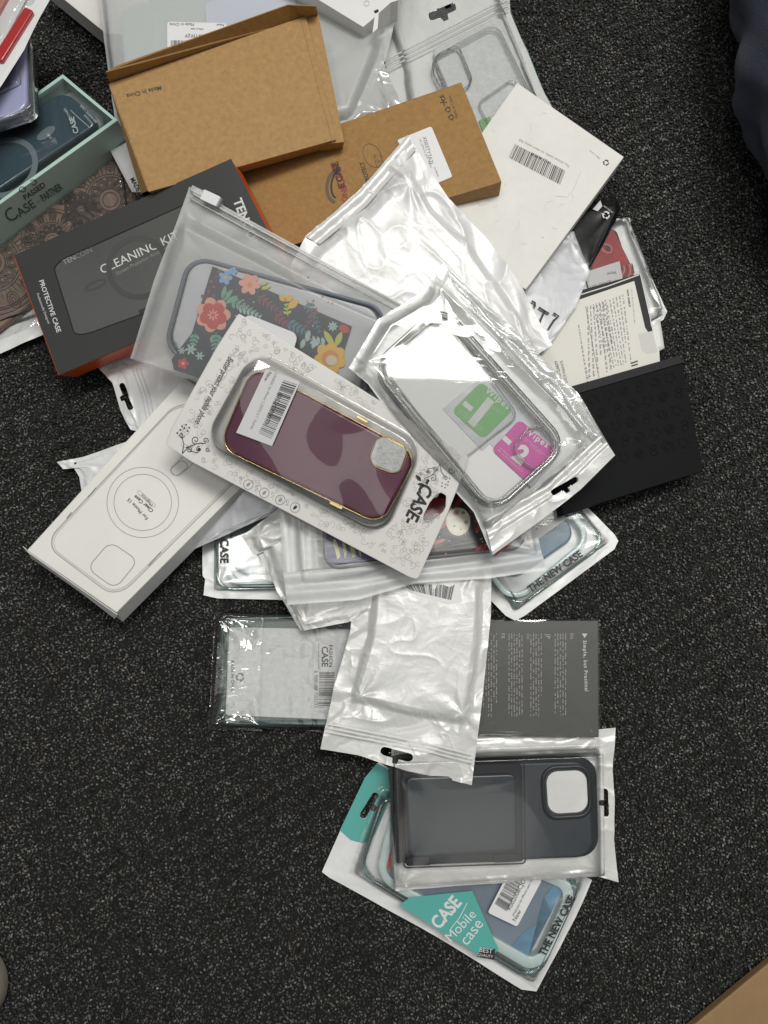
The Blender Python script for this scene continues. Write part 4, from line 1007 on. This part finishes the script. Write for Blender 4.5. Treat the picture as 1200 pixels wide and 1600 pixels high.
# ---- silver mailer with DTC
pl = Plane((860, 360, 3.2), (920, 425, 2.8), (850, 545, 3.2))
t = thing('plastic_bag', 'silver grey mailer bag with black capital letters under the barcode box', 'plastic bag', base_of(pl, (870, 450)))
sheet('bag_front', pl, [(780, 400), (896, 362)], [(896, 362), (905, 385), (921, 424), (900, 480), (852, 548)], [(780, 560), (852, 548)], [(780, 400), (780, 560)],
      lumps(.05, (.5, .5, .5, .5), .8, .10, 135, .06, fold=.06), PEARL_S, t, nu=80, nv=90)
a = Art(pl, .28); bk = ink('black_ink', (0, 0, 0))
a.line([(865, 489), (873, 494), (866, 500), (857, 514)], 3.2, bk); a.line([(842, 480), (851, 486), (858, 490)], 3, bk); a.line([(851, 486), (846, 497), (843, 505)], 3, bk); a.line([(831, 470), (836, 473), (836, 480)], 3, bk)
a.build('printing', t)
# ---- white barcode box
pl = Plane((806, 132, 5.0), (975, 250, 4.6), (800, 450, 5.4))
t = thing('paper_box', 'large scuffed white box with barcode lying under the PHONE CASE kraft box', 'box', base_of(pl, (860, 270), .018))
box('carton', pl, [(642, 365), (808, 129), (975, 245), (822, 452)], 1.7, mat('scuffed_white_board', (.77, .76, .72), .5, var=.05, vs=40, bs=.15, bscale=500), t, flare=.004)
a = Art(pl, .012)
a.bars([(805, 225), (884, 267), (876, 289), (795, 246)], BLACKINK, 0, 52, 4)
a.text('WSO-385D23', (862, 253), (831, 238), BLACKINK); a.text('Thin Airbrat Caddy, no return policy 2k6', (891, 258), (812, 217), DGINK)
a.text('Made in China', (938, 247), (922, 234), DGINK); a.recycle((947, 254), 3.8, BLACKINK)
gs = mat('grey_scuff', (.60, .59, .56), .6)
rnd = random.Random(6)
for k in range(16):
    x, y = rnd.uniform(760, 900), rnd.uniform(160, 400); th = rnd.uniform(0, 6.3); l_ = rnd.uniform(3, 12)
    a.line([(x, y), (x + l_ * math.cos(th), y + l_ * math.sin(th)), (x + 1.6 * l_ * math.cos(th + .4), y + 1.6 * l_ * math.sin(th + .4))], .5, gs)
a.line([(908, 267), (896, 296), (886, 308), (868, 306)], .8, gs); a.ell((848, 371), .9, .9, DGINK, n=6)
a.build('printing', t)
a = Art(pl, .008)
c_ = pl.pts([(974, 247), (935, 300), (890, 361)])
def sideplane(P, Q_):
    q = Plane(0); e = (Q_ - P) / np.linalg.norm(Q_ - P); q.n = np.cross(e, pl.n); q.p = P
    if q.n @ (CAM - P) < 0: q.n = -q.n
    return q

# ================================================================== middle of the pile
# ---- big pearl bag
pl = Plane((640, 230, 8.4), (490, 385, 7.6), (850, 550, 5.4))
t = thing('plastic_bag', 'large blank pearly white bag lying over both the PHONE CASE kraft box and barcode box', 'plastic bag', base_of(pl, (660, 380)))
sheet('bag_front', pl, [(425, 470), (478, 370), (560, 300), (638, 214)], [(638, 214), (700, 312), (760, 372), (815, 450), (862, 540)], [(580, 640), (700, 600), (830, 560), (862, 540)], [(425, 470), (580, 640)],
      lumps(.8, (1.0, 1.6, 2.2, .8), .9, .42, 141, .30, base=.05, fold=.12, freq=.55), PEARL_B, t, nu=200, nv=200)
a = Art(pl, .25)
zz = sheet('top_seam', pl, [(478, 372), (560, 302), (636, 214)], [(636, 214), (650, 236)], [(500, 384), (572, 325), (650, 236)], [(478, 372), (500, 384)],
      lambda x, y, w, h: .0022 + .0009 * np.sin(y * 6) + .0006 * vn(x * 2, y, 3), PEARL, t, nu=90, nv=14)
# ---- floral bag
pl = Plane((300, 290, 10.9), (205, 560, 6.6), (640, 480, 8.4))
t = thing('bagged_phone_case', 'frosted slider bag with dark floral case of red and yellow flowers', 'phone case packet', base_of(pl, (420, 450)))
sheet('bag_back', pl, [(296, 292), (648, 486)], [(648, 486), (560, 640)], [(204, 560), (300, 590), (430, 640), (560, 640)], [(296, 292), (275, 350), (243, 430), (204, 560)],
      lambda x, y, w, h: x * 0, FROST_B, t, nu=10, nv=10)
FQ = [(300, 398), (612, 478), (548, 640), (255, 540)]
pc = phone_case('phone_case', pl, [(300, 402), (600, 486), (548, 655), (262, 545)], .8, 1.5, mat('translucent_grey_shell', (.50, .51, .53), .4), t)
rim('case_rim', pl, [(294, 396), (612, 482), (556, 665), (252, 550)], .1, .95, .28, 1.7, mat('slate_rim', (.10, .12, .15), .4), pc)
a = Art(pl, .95)
NAVY = mat('navy_print', (.022, .032, .045), .45)
a.poly([(332, 416), (550, 510), (510, 640), (400, 620), (272, 578), (268, 562), (300, 520)], NAVY)
c_red = mat('flower_red', (.50, .045, .04), .5); c_pk = mat('flower_pink', (.72, .33, .25), .5); c_bl = mat('flower_blue', (.20, .38, .58), .5)
c_ye = mat('flower_yellow', (.70, .42, .05), .5); c_gr = mat('leaf_green', (.14, .33, .24), .5); c_lg = mat('leaf_light', (.36, .50, .46), .5)
c_or = mat('flower_orange', (.62, .24, .04), .5); c_ma = mat('leaf_maroon', (.28, .04, .07), .5); c_yg = mat('leaf_yellow_green', (.45, .50, .08), .5); c_te = mat('leaf_teal', (.07, .20, .24), .5)
a.frond((360, 470), (400, 488), 6, 11, 2.6, c_gr, 1); a.frond((372, 478), (408, 496), 6, 10, 2.4, c_lg, 1)
a.frond((338, 520), (336, 552), 5, 12, 2.6, c_gr, 1); a.frond((306, 520), (300, 545), 4, 10, 2.4, c_gr, 1)
for p, q in (((348, 470), (352, 446)), ((346, 472), (364, 452)), ((352, 474), (372, 462))): a.leaf(p, q, 4, c_gr, 1.5)
a.frond((402, 462), (440, 490), 6, 12, 1.6, c_ma, 1); a.frond((430, 490), (450, 510), 4, 11, 2, c_ma, 1); a.frond((480, 470), (500, 520), 7, 12, 1.6, c_te, 1)
a.frond((495, 480), (478, 512), 5, 10, 1.6, c_ma, 1); a.frond((448, 504), (480, 520), 5, 12, 2.6, c_te, 1); a.frond((510, 540), (480, 528), 4, 12, 3, c_lg, 1)
for p in ((478, 532), (488, 545), (470, 545)): a.leaf(p, (p[0] + 6, p[1] - 16), 4, c_lg, 2)
a.frond((455, 520), (430, 545), 6, 10, 2, c_te, 1); a.frond((500, 560), (485, 590), 4, 10, 2.5, c_gr, 1)
a.flower((333, 492), 27, 7, c_pk, 2); a.ell((333, 492), 22, 22, c_pk, 2.3); a.flower((333, 493), 21, 5, c_red, 3, 20, .62); a.ell((333, 493), 14, 14, c_red, 3.3)
a.flower((333, 492), 9, 8, c_pk, 4, fat=.2); a.ell((333, 492), 3, 3, c_red, 4.5)
a.flower((352, 434), 11, 5, c_bl, 2); a.ell((352, 434), 2.5, 2.5, c_ye, 3); a.flower((364, 424), 7, 5, c_bl, 2)
a.flower((390, 444), 17, 6, c_pk, 2, 10, .42); a.ell((390, 445), 4, 4, c_or, 3)
a.leaf((448, 470), (436, 462), 5, c_ye, 2); a.leaf((450, 482), (466, 468), 6, c_ye, 2); a.leaf((444, 470), (458, 462), 5, c_ye, 2); a.frond((450, 494), (447, 474), 3, 8, 2, c_yg, 2)
a.leaf((408, 452), (424, 447), 2.5, c_yg, 2); a.leaf((404, 446), (420, 440), 2.5, c_yg, 2)
a.flower((520, 510), 8, 8, c_lg, 2, fat=.25); a.ell((538, 514), 9, 6, c_red, 2, ang=25)
a.leaf((522, 542), (506, 516), 5, c_yg, 2); a.leaf((524, 542), (534, 518), 5, c_yg, 2)
a.flower((516, 560), 25, 7, c_ye, 3, 20, .5); a.ell((516, 560), 13, 13, c_or, 4); a.ell((518, 563), 9, 8, mat('flower_cream', (.6, .55, .4), .5), 5)
a.flower((286, 568), 9, 5, c_red, 2); a.ell((286, 568), 2.5, 2.5, c_pk, 3); a.flower((298, 546), 9, 6, c_lg, 1.5, fat=.25); a.flower((312, 556), 7, 6, c_lg, 1.5, fat=.25); a.flower((284, 548), 6, 6, c_lg, 1.5, fat=.25)
rnd = random.Random(5)
for k in range(40):
    x, y = rnd.uniform(326, 530), rnd.uniform(424, 560); a.ell((x, y), 1.4, 1.4, rnd.choice((c_pk, c_ma, c_lg, c_red)), 1.2, n=7)
for (x, y) in ((338, 432), (330, 440), (334, 448), (326, 455), (334, 462), (324, 466), (316, 462), (342, 424)): a.ell((x, y), 2.3, 2.3, c_ma, 1.4, n=8)
a.ring((271, 538), 5, 5, .9, GREYINK, 1, n=16)
a.build('case_print', pc)
sheet('frosted_bag', pl, [(296, 292), (470, 388), (648, 486)], [(648, 486), (560, 640)], [(204, 560), (280, 585), (430, 640), (560, 640)], [(296, 292), (285, 335), (262, 385), (245, 440), (204, 560)],
      lumps(1.05, (1.0, 2.9, .1, .1), .9, .05, 151, .10, base=.12, fold=.05, freq=.35), FROST, t, nu=150, nv=100)
# slider track and slider
def strip(a0, b0, w, z0, z1, name, m, par, pl=pl):
    a0 = np.array(a0, float); b0 = np.array(b0, float); d = (b0 - a0) / np.linalg.norm(b0 - a0); nn = np.array([-d[1], d[0]]) * w / 2
    return loft(name, pl, [a0 - nn, b0 - nn, b0 + nn, a0 + nn], [(0, z0), (0, z1 - .03), (.04, z1)], .08, m, par, ref=z1)
trk = film('track_plastic', .10, creases=.05, haze=.35, rough=.12, edge=2)
strip((300, 301), (645, 488), 4, .1, .42, 'slider_track', trk, t); strip((296, 309), (641, 497), 3, .1, .38, 'slider_track', trk, t); strip((298, 293), (332, 310), 10, .0, .35, 'slider_stop', trk, t)
strip((315, 303), (341, 315), 17, .1, .95, 'slider', mat('white_slider_plastic', (.75, .76, .77), .3, coat=.3), t)
# white tab of the card seen beside it
# ---- blister card, maroon case
pl = Plane((370, 490, 9.8), (258, 700, 7.4), (650, 905, 6.9))
t = thing('blister_card', 'white scroll printed card reading CASE with maroon gold edged phone case in a clear blister', 'blister pack', base_of(pl, (490, 690)))
BC = [(370, 487), (724, 690), (655, 905), (258, 696)]
BC = [(372, 486), (728, 742), (650, 908), (256, 694)]
# outline: card with rounded corners, hang hole on the lower right
ql = [(372, 487), (735, 714), (652, 908), (256, 694)]
hang = [(694, 772), (697, 776), (696, 792), (692, 800), (675, 814), (668, 818), (663, 817), (661, 812), (662, 804), (672, 784), (682, 773), (688, 770)]
def arcq(P, r, n=5):
    P = np.asarray(P, float); out = []
    for i in range(len(P)):
        a_, b_, c_ = P[i - 1], P[i], P[(i + 1) % len(P)]; u = (a_ - b_) / np.linalg.norm(a_ - b_); v = (c_ - b_) / np.linalg.norm(c_ - b_)
        p0, p2 = b_ + u * r, b_ + v * r
        for k in range(n + 1): s = k / n; out.append((1 - s) ** 2 * p0 + 2 * s * (1 - s) * b_ + s * s * p2)
    return np.array(out)
oL = arcq(ql, 11)
cb = sheet('card', pl, [oL[3], (440, 530), (560, 605), oL[8]], [oL[8], oL[9], (728, 730), (700, 800), oL[13], oL[14]], [oL[20], oL[19], (300, 722), (520, 838), (640, 902), oL[15], oL[14]], [oL[3], oL[2], (340, 540), (270, 665), oL[21], oL[20]],
     None, mat('scroll_card', (.74, .73, .70), .38, bs=.08), t, nu=230, nv=140, holes=[hang], thick=.0007)
a = Art(pl, .012); pale = mat('pale_scroll_ink', (.53, .51, .48), .45); rnd = random.Random(9)
WN = [(400, 548), (655, 690), (600, 838), (322, 692)]
WN = [(398, 548), (662, 694), (598, 836), (320, 690)]
def inside(P_, Q_): return in_poly(np.array([P_], float), Q_)[0]
big = np.array(WN, float); big = big + (big - big.mean(0)) * .03
for k in range(1000):
    u, v = rnd.random(), rnd.random(); x, y = quad_map(ql, [u], [v])[0]
    if inside((x, y), big) or inside((x, y), hang) or min(u, 1 - u) < .02 or min(v, 1 - v) < .03: continue
    if vn(np.array([x * .02]), np.array([y * .02]), 7)[0] < .30: continue
    a.curl((x, y), rnd.uniform(3, 7), pale, .85, 0, rnd.uniform(0, 360), rnd.uniform(.8, 1.3), rnd.choice((-1, 1)), n=11)
a.text('Better protect your mobile phone', (357, 557), (304, 660), BLACKINK, 1, shear=.3, bold=.004, hs=1.7)
def flourish(a, o, s, rot, m):
    R_ = math.radians(rot); f = lambda x, y: (o[0] + s * (x * math.cos(R_) - y * math.sin(R_)), o[1] + s * (x * math.sin(R_) + y * math.cos(R_)))
    for (x, y, r, q, h) in ((18, -6, 7, 90, 1), (26, 8, 5, -90, -1), (10, 12, 6, 200, 1), (34, -8, 5, 40, -1), (-6, -10, 5, 0, 1), (40, 6, 4, 0, 1)): a.curl(f(x, y), r * s, m, 1.1, 1, q + rot, 1.25, h, n=16)
    for P_ in (((0, 20), (8, 8), (20, 0), (36, -4)), ((0, 20), (0, 4), (-6, -8)), ((8, 8), (14, 14), (26, 14))): a.line([f(*p) for p in P_], 1.2, m, 1)
    for p in ((-10, -18), (-4, -22), (2, -18), (-14, -12), (-8, -24), (-2, -28), (4, -24)): a.ell(f(*p), 1.5 * s, 1.5 * s, m, 1, n=7)
    a.ell(f(26, 8), 2.6 * s, 2.6 * s, m, 1, n=10)
flourish(a, (288, 690), .95, 10, BLACKINK); flourish(a, (690, 740), .8, 170, GREYINK)
a.leaf((650, 742), (658, 752), 3, BLACKINK, 1); a.leaf((652, 756), (664, 758), 2.5, BLACKINK, 1); a.curl((705, 735), 6, BLACKINK, 1.2, 1, 0, 1.1)
a.text('-CASE-', (664, 746), (630, 814), BLACKINK, 1, bold=.03, hs=1.15, shear=.15)
for cx, cy in ((388, 757), (413, 770), (438, 781), (461, 793)):
    a.ring((cx, cy), 7.5, 7.5, 1.0, DGINK, 1, n=22); a.leaf((cx - 3, cy + 3), (cx + 3, cy - 3), 2.2, DGINK if cx < 450 else BLACKINK, 1)
    a.para([(cx - 14, cy - 13), (cx - 16, cy - 2), (cx - 11, cy), (cx - 9, cy - 11)], 2, GREYINK, 1, seed=cx, word=.4)
a.build('printing', t)
loft('blister_bed', pl, WN, [(0, .01), (.02, .03)], 1.5, mat('cavity_grey', (.50, .49, .46), .5), t)
MAR = mat('maroon_gloss', (.105, .010, .046), .14, spec=.4)
MQ = [(396, 572), (652, 710), (595, 819), (342, 698)]
pc = phone_case('phone_case', pl, MQ, .8, 1.25, MAR, t, z0=.05)
rim('gold_edge', pl, [(394, 570), (655, 710), (596, 822), (340, 699)], .3, .92, .10, 1.35, GOLD, pc)
camq = [(590, 675), (642, 698), (625, 746), (572, 724)]
rim('camera_ring', pl, camq, .8, .98, .09, .9, GOLD, pc)
a = Art(pl, .90); a.rrect([(592, 679), (638, 699), (622, 742), (576, 722)], 14, mat('grey_bead_liner', (.60, .61, .60), .5, var=.2, vs=300, bs=.8, bscale=300, bd=.001)); a.build('camera_opening', pc)
loft('side_button', pl, [(558, 648), (576, 658), (574, 662), (556, 652)], [(0, .6), (0, .9), (.03, .93)], .1, GOLD, pc, ref=.9)
loft('side_button', pl, [(516, 782), (536, 792), (534, 797), (514, 787)], [(0, .4), (0, .7), (.03, .73)], .1, GOLD, pc, ref=.7)
s = Art(pl, 1.12); SQ = [(416, 576), (469, 596), (425, 697), (369, 676)]
s.poly(SQ, STICKG); s.bars([(444, 594), (464, 601), (424, 684), (405, 677)][0:4] if 0 else [(464, 601), (424, 686), (404, 677), (443, 594)], BLACKINK, 1, 40, 21)
s.text('X002MNYWTH', (437, 612), (412, 664), BLACKINK, 1); s.text('LOHASIC for iPhone 1..(2023) 6.1\", Fuchsia', (430, 582), (391, 670), GREYINK, 1, hs=1.1); s.text('New', (420, 580), (412, 594), BLACKINK, 1)
s.build('sticker', t)
loft('blister', pl, WN, [(-.25, .02), (.0, .04), (.12, 1.0), (.30, 1.14), (.40, 1.16)], 1.7, FILM_FLAT, t, ref=.2, botcap=False, cap=False)
quadsheet('blister_top', pl, sub(WN, .035, .06, .965, .94), lambda x, y, w, h: .0108 + .0012 * np.sin(x * .62 + .8 * np.sin(y * .5) + 1.0) * np.sin(y * .55 + .5) + .0014 * (vn(x * .22, y * .22, 3) - .5), FILM_FLAT, t, nu=90, nv=60)

# ---- pale tab behind the card
pl = Plane((400, 500, 9.3), (465, 520, 9.3), (440, 560, 9.1))
t = thing('leaflet', 'plain grey white insert corner sticking out behind the top of the scroll card', 'leaflet', base_of(pl, (430, 525)))
loft('paper', pl, [(385, 490), (466, 522), (456, 556), (370, 520)], [(0, -.06), (0, 0), (.01, .01)], .5, mat('grey_white_card', (.62, .63, .65), .4), t)

# ---- wipes clear case bag
pl = Plane((700, 430, 9.9), (560, 590, 9.6), (955, 700, 7.0))
t = thing('bagged_phone_case', 'transparent case with green and pink wipe sachets numbered 1 and 2 in clear bag', 'phone case packet', base_of(pl, (740, 640)))
hole = slot((880, 760), 48, 10, -30, 5)
out = ([(545, 575), (590, 500), (655, 460), (692, 412)], [(692, 412), (705, 430), (800, 520), (900, 620), (958, 712)], [(768, 867), (850, 808), (905, 765), (958, 712)], [(545, 575), (575, 600), (640, 690), (740, 800), (768, 867)])
sheet('bag_back', pl, *out, lumps(.02, (1, 1, 1, 1), 1, .05, 161, .06), pearl('grey_white_plastic', (.70, .71, .70)), t, nu=170, nv=170, holes=[hole])
loft('white_liner', pl, [(688, 488), (872, 700), (770, 802), (600, 575)], [(0, .08), (0, .25), (.1, .3)], 1.0, mat('bright_liner', (.84, .84, .83), .5), t, ref=.3)
def sachet(Q, col, num, T0, T1, tw0, tw1):
    a = Art(pl, .42); a.rrect(Q, 9, col); qq = np.array(Q); c_ = qq.mean(0)
    a.text(num, T0, T1, WHITEINK, 1, bold=.05); a.text('Wipes', tw0, tw1, WHITEINK, 1, bold=.02, spacing=1.25)
    a.para(sub(Q, .30, .22, .92, .32), 2, mat('pale_print', (.55, .6, .5), .5), 1, seed=4, word=.08, fill=.4)
    a.para(sub(Q, .1, .80, .8, .93), 2, mat('pale_print', (.55, .6, .5), .5), 1, seed=6, word=.08, fill=.4)
    return a
quadsheet('sachet_foil', pl, [(752, 588), (816, 645), (752, 705), (690, 640)], lambda x, y, w, h: .0034 + .0004 * vn(x * 2, y * 2, 3), mat('sachet_foil_white', (.60, .62, .66), .3), t, nu=20, nv=20)
quadsheet('sachet_foil', pl, [(802, 640), (876, 705), (828, 762), (760, 690)], lambda x, y, w, h: .0034 + .0004 * vn(x * 2, y * 2, 8), mat('sachet_foil_white', (.60, .62, .66), .3), t, nu=20, nv=20)
GRN = mat('wipe_green', (.10, .42, .06), .4); MAG = mat('wipe_magenta', (.58, .05, .34), .4)
a = sachet([(752, 596), (802, 640), (756, 686), (706, 642)], GRN, '1', (733, 657), (743, 665), (757, 612), (793, 640)); 
a.poly([(727, 626), (740, 637), (735, 643), (722, 632)], WHITEINK, 1); a.build('wet_wipe', t)
a = sachet([(812, 655), (868, 704), (822, 752), (768, 702)], MAG, '2', (799, 714), (815, 726), (818, 675), (854, 700)); a.poly([(789, 680), (800, 690), (795, 696), (784, 686)], WHITEINK, 1); a.build('dry_wipe', t)
OQ = [(668, 462), (890, 700), (778, 812), (575, 560)]
TQ2 = [(690, 470), (893, 697), (770, 808), (576, 572)]
rim('phone_case', pl, TQ2, .1, 1.15, .32, 1.8, CLEARTPU, t)
rim('inner_lip', pl, [(690, 486), (882, 698), (770, 796), (588, 572)], .6, 1.2, .16, 1.4, CLEARTPU, t)
plg = Plane((700, 430, 9.70), (560, 590, 9.55), (955, 700, 7.35))
loft('screen_glass', plg, [(690, 486), (812, 650), (718, 722), (592, 574)], [(0, .5), (0, .62), (.02, .64)], .7, film('glass_plate', .005, creases=.004, haze=.05, rough=.03, edge=.8), t, ref=.6)
rim('glass_edge', pl, [(690, 486), (812, 650), (718, 722), (592, 574)], .6, .72, .07, .7, CLEARTPU, t)
rim('camera_ring', pl, [(838, 655), (880, 697), (842, 742), (796, 700)], .7, 1.0, .12, 1.0, CLEARTPU, t)
loft('side_button', pl, [(606, 603), (612, 600), (632, 628), (626, 631)], [(0, .4), (0, .8), (.03, .85)], .1, mat('chrome_button', (.35, .35, .36), .2, metal=.8), t, ref=.8)
sheet('clear_front', pl, *out, lumps(1.35, (.9, 1.0, 1.7, 2.4), .8, .10, 165, .14, base=.15, fold=.08, freq=.40), film('glassy_bag_front', .03, creases=.12, haze=.08, rough=.06, scale=9, edge=.75), t, nu=200, nv=200, holes=[hole])
sheet('bottom_seam', pl, [(755, 812), (850, 760), (935, 680)], [(935, 680), (958, 712)], [(768, 867), (850, 808), (905, 765), (958, 712)], [(755, 812), (768, 867)],
      lambda x, y, w, h: .003 + .0008 * np.sin(y * 7) * (y < 1.4) + .0010 * ridged(x * .8, y * .6, 4), PEARL, t, nu=150, nv=50, holes=[hole])
sheet('side_seam', pl, [(700, 425), (800, 515), (900, 615), (958, 712)], [(958, 712), (925, 690)], [(712, 458), (800, 550), (880, 640), (925, 690)], [(700, 425), (712, 458)],
      lambda x, y, w, h: .003 + .0014 * ridged(x * .6, y * .9, 14) + .0005 * np.sin(y * 5), film('seam_film', .12, creases=.3, haze=.55, rough=.2), t, nu=150, nv=30)

# ================================================================== people and things at the edges
def tube(name, path, radii, m, parent=None, seg=64, sub_=60, folds=None):
    P = np.array(path, float); n = len(P); tt = np.linspace(0, n - 1, sub_)
    C = np.stack([np.interp(tt, range(n), P[:, k]) for k in range(3)], 1); 
    for _ in range(6): C[1:-1] = (C[:-2] + 2 * C[1:-1] + C[2:]) / 4
    R = np.interp(tt, range(n), radii); V = []; F = []
    for i in range(sub_):
        d = C[min(i + 1, sub_ - 1)] - C[max(i - 1, 0)]; d /= np.linalg.norm(d); s = np.cross(d, [0, 0, 1]); s /= np.linalg.norm(s); u = np.cross(s, d)
        for j in range(seg):
            a_ = 2 * math.pi * j / seg; r = R[i] + (folds(i / sub_, a_) if folds else 0); V.append(C[i] + s * r * math.cos(a_) + u * r * .85 * math.sin(a_))
    for i in range(sub_ - 1):
        for j in range(seg): F.append((i * seg + j, i * seg + (j + 1) % seg, (i + 1) * seg + (j + 1) % seg, (i + 1) * seg + j))
    F += [tuple(range(seg))[::-1], tuple(range((sub_ - 1) * seg, sub_ * seg))]
    o = link(name, V, F, m, parent, smooth=True); return o
DEN = mat('dark_denim', (.006, .011, .034), .8, var=.6, vs=420, bs=1.0, bd=.0012, bscale=1100, sheen=.2)
def zz_(p, z): return at_z(p[0], p[1], z)
fold = lambda s, a_: .0025 * math.sin(9 * s * 3 + 2 * math.cos(a_ * 2)) * (1 + math.sin(a_ * 3 + s * 5)) + .003 * math.sin(a_ * 5 + s * 22) + .0015 * math.sin(a_ * 11 - s * 40)
o = tube('person', [zz_((1292, -260), 9), zz_((1294, -60), 8.5), zz_((1302, 80), 8), zz_((1318, 200), 7.5), zz_((1372, 300), 7), zz_((1450, 400), 7)], [.075, .073, .070, .066, .062, .06], DEN, folds=fold, sub_=90)
o['label'] = 'leg of a person in dark blue jeans kneeling on the carpet at the right'; o['category'] = 'person'
# shoe tip
pl = Plane(0.0)
t = thing('shoe', 'beige shoe tip on the carpet at the left edge', 'shoe', base_of(pl, (-20, 1535)))
def foot(z, k): 
    c = at_z(-92, 1535, 0); out = []
    for q in range(48):
        a_ = 2 * math.pi * q / 48; x = math.cos(a_); y = math.sin(a_)
        out.append((c[0] - .02 + (.072 if x > 0 else .19) * k * np.sign(x) * abs(x) ** .9, c[1] + .042 * k * y, z))
    return out
def stack(name, prof, m):
    V = []; F = []
    for z, k in prof: V += foot(z, k)
    for i in range(len(prof) - 1):
        for j in range(48): F.append((i * 48 + j, i * 48 + (j + 1) % 48, (i + 1) * 48 + (j + 1) % 48, (i + 1) * 48 + j))
    F += [tuple(range(48))[::-1], tuple(range((len(prof) - 1) * 48, len(prof) * 48))]
    return link(name, V, F, m, t, smooth=True)
stack('sole', [(0, .97), (.004, 1.0), (.02, 1.0), (.024, .985)], mat('beige_rubber', (.42, .38, .30), .6, bs=.3, bscale=300))
stack('upper', [(.022, .96), (.035, .95), (.05, .88), (.062, .74), (.07, .5), (.073, .2)], mat('cream_fabric', (.50, .46, .38), .85, bs=.6, bscale=900))
# cardboard carton at the lower right
pl = Plane(0.8)
t = thing('cardboard_box', 'plain brown folded cardboard corner at the lower right edge', 'box', base_of(pl, (1180, 1580), .008))
box('carton', pl, [(1020, 1655), (1330, 1398), (1600, 1750), (1350, 1950)], .75, mat('brown_cardboard', (.30, .185, .085), .65, var=.1, vs=50, bs=.3, bscale=600), t, bev=.0012)

for o in list(bpy.data.objects):
    if o.type == 'MESH' and len(o.data.vertices) == 0: bpy.data.objects.remove(o)
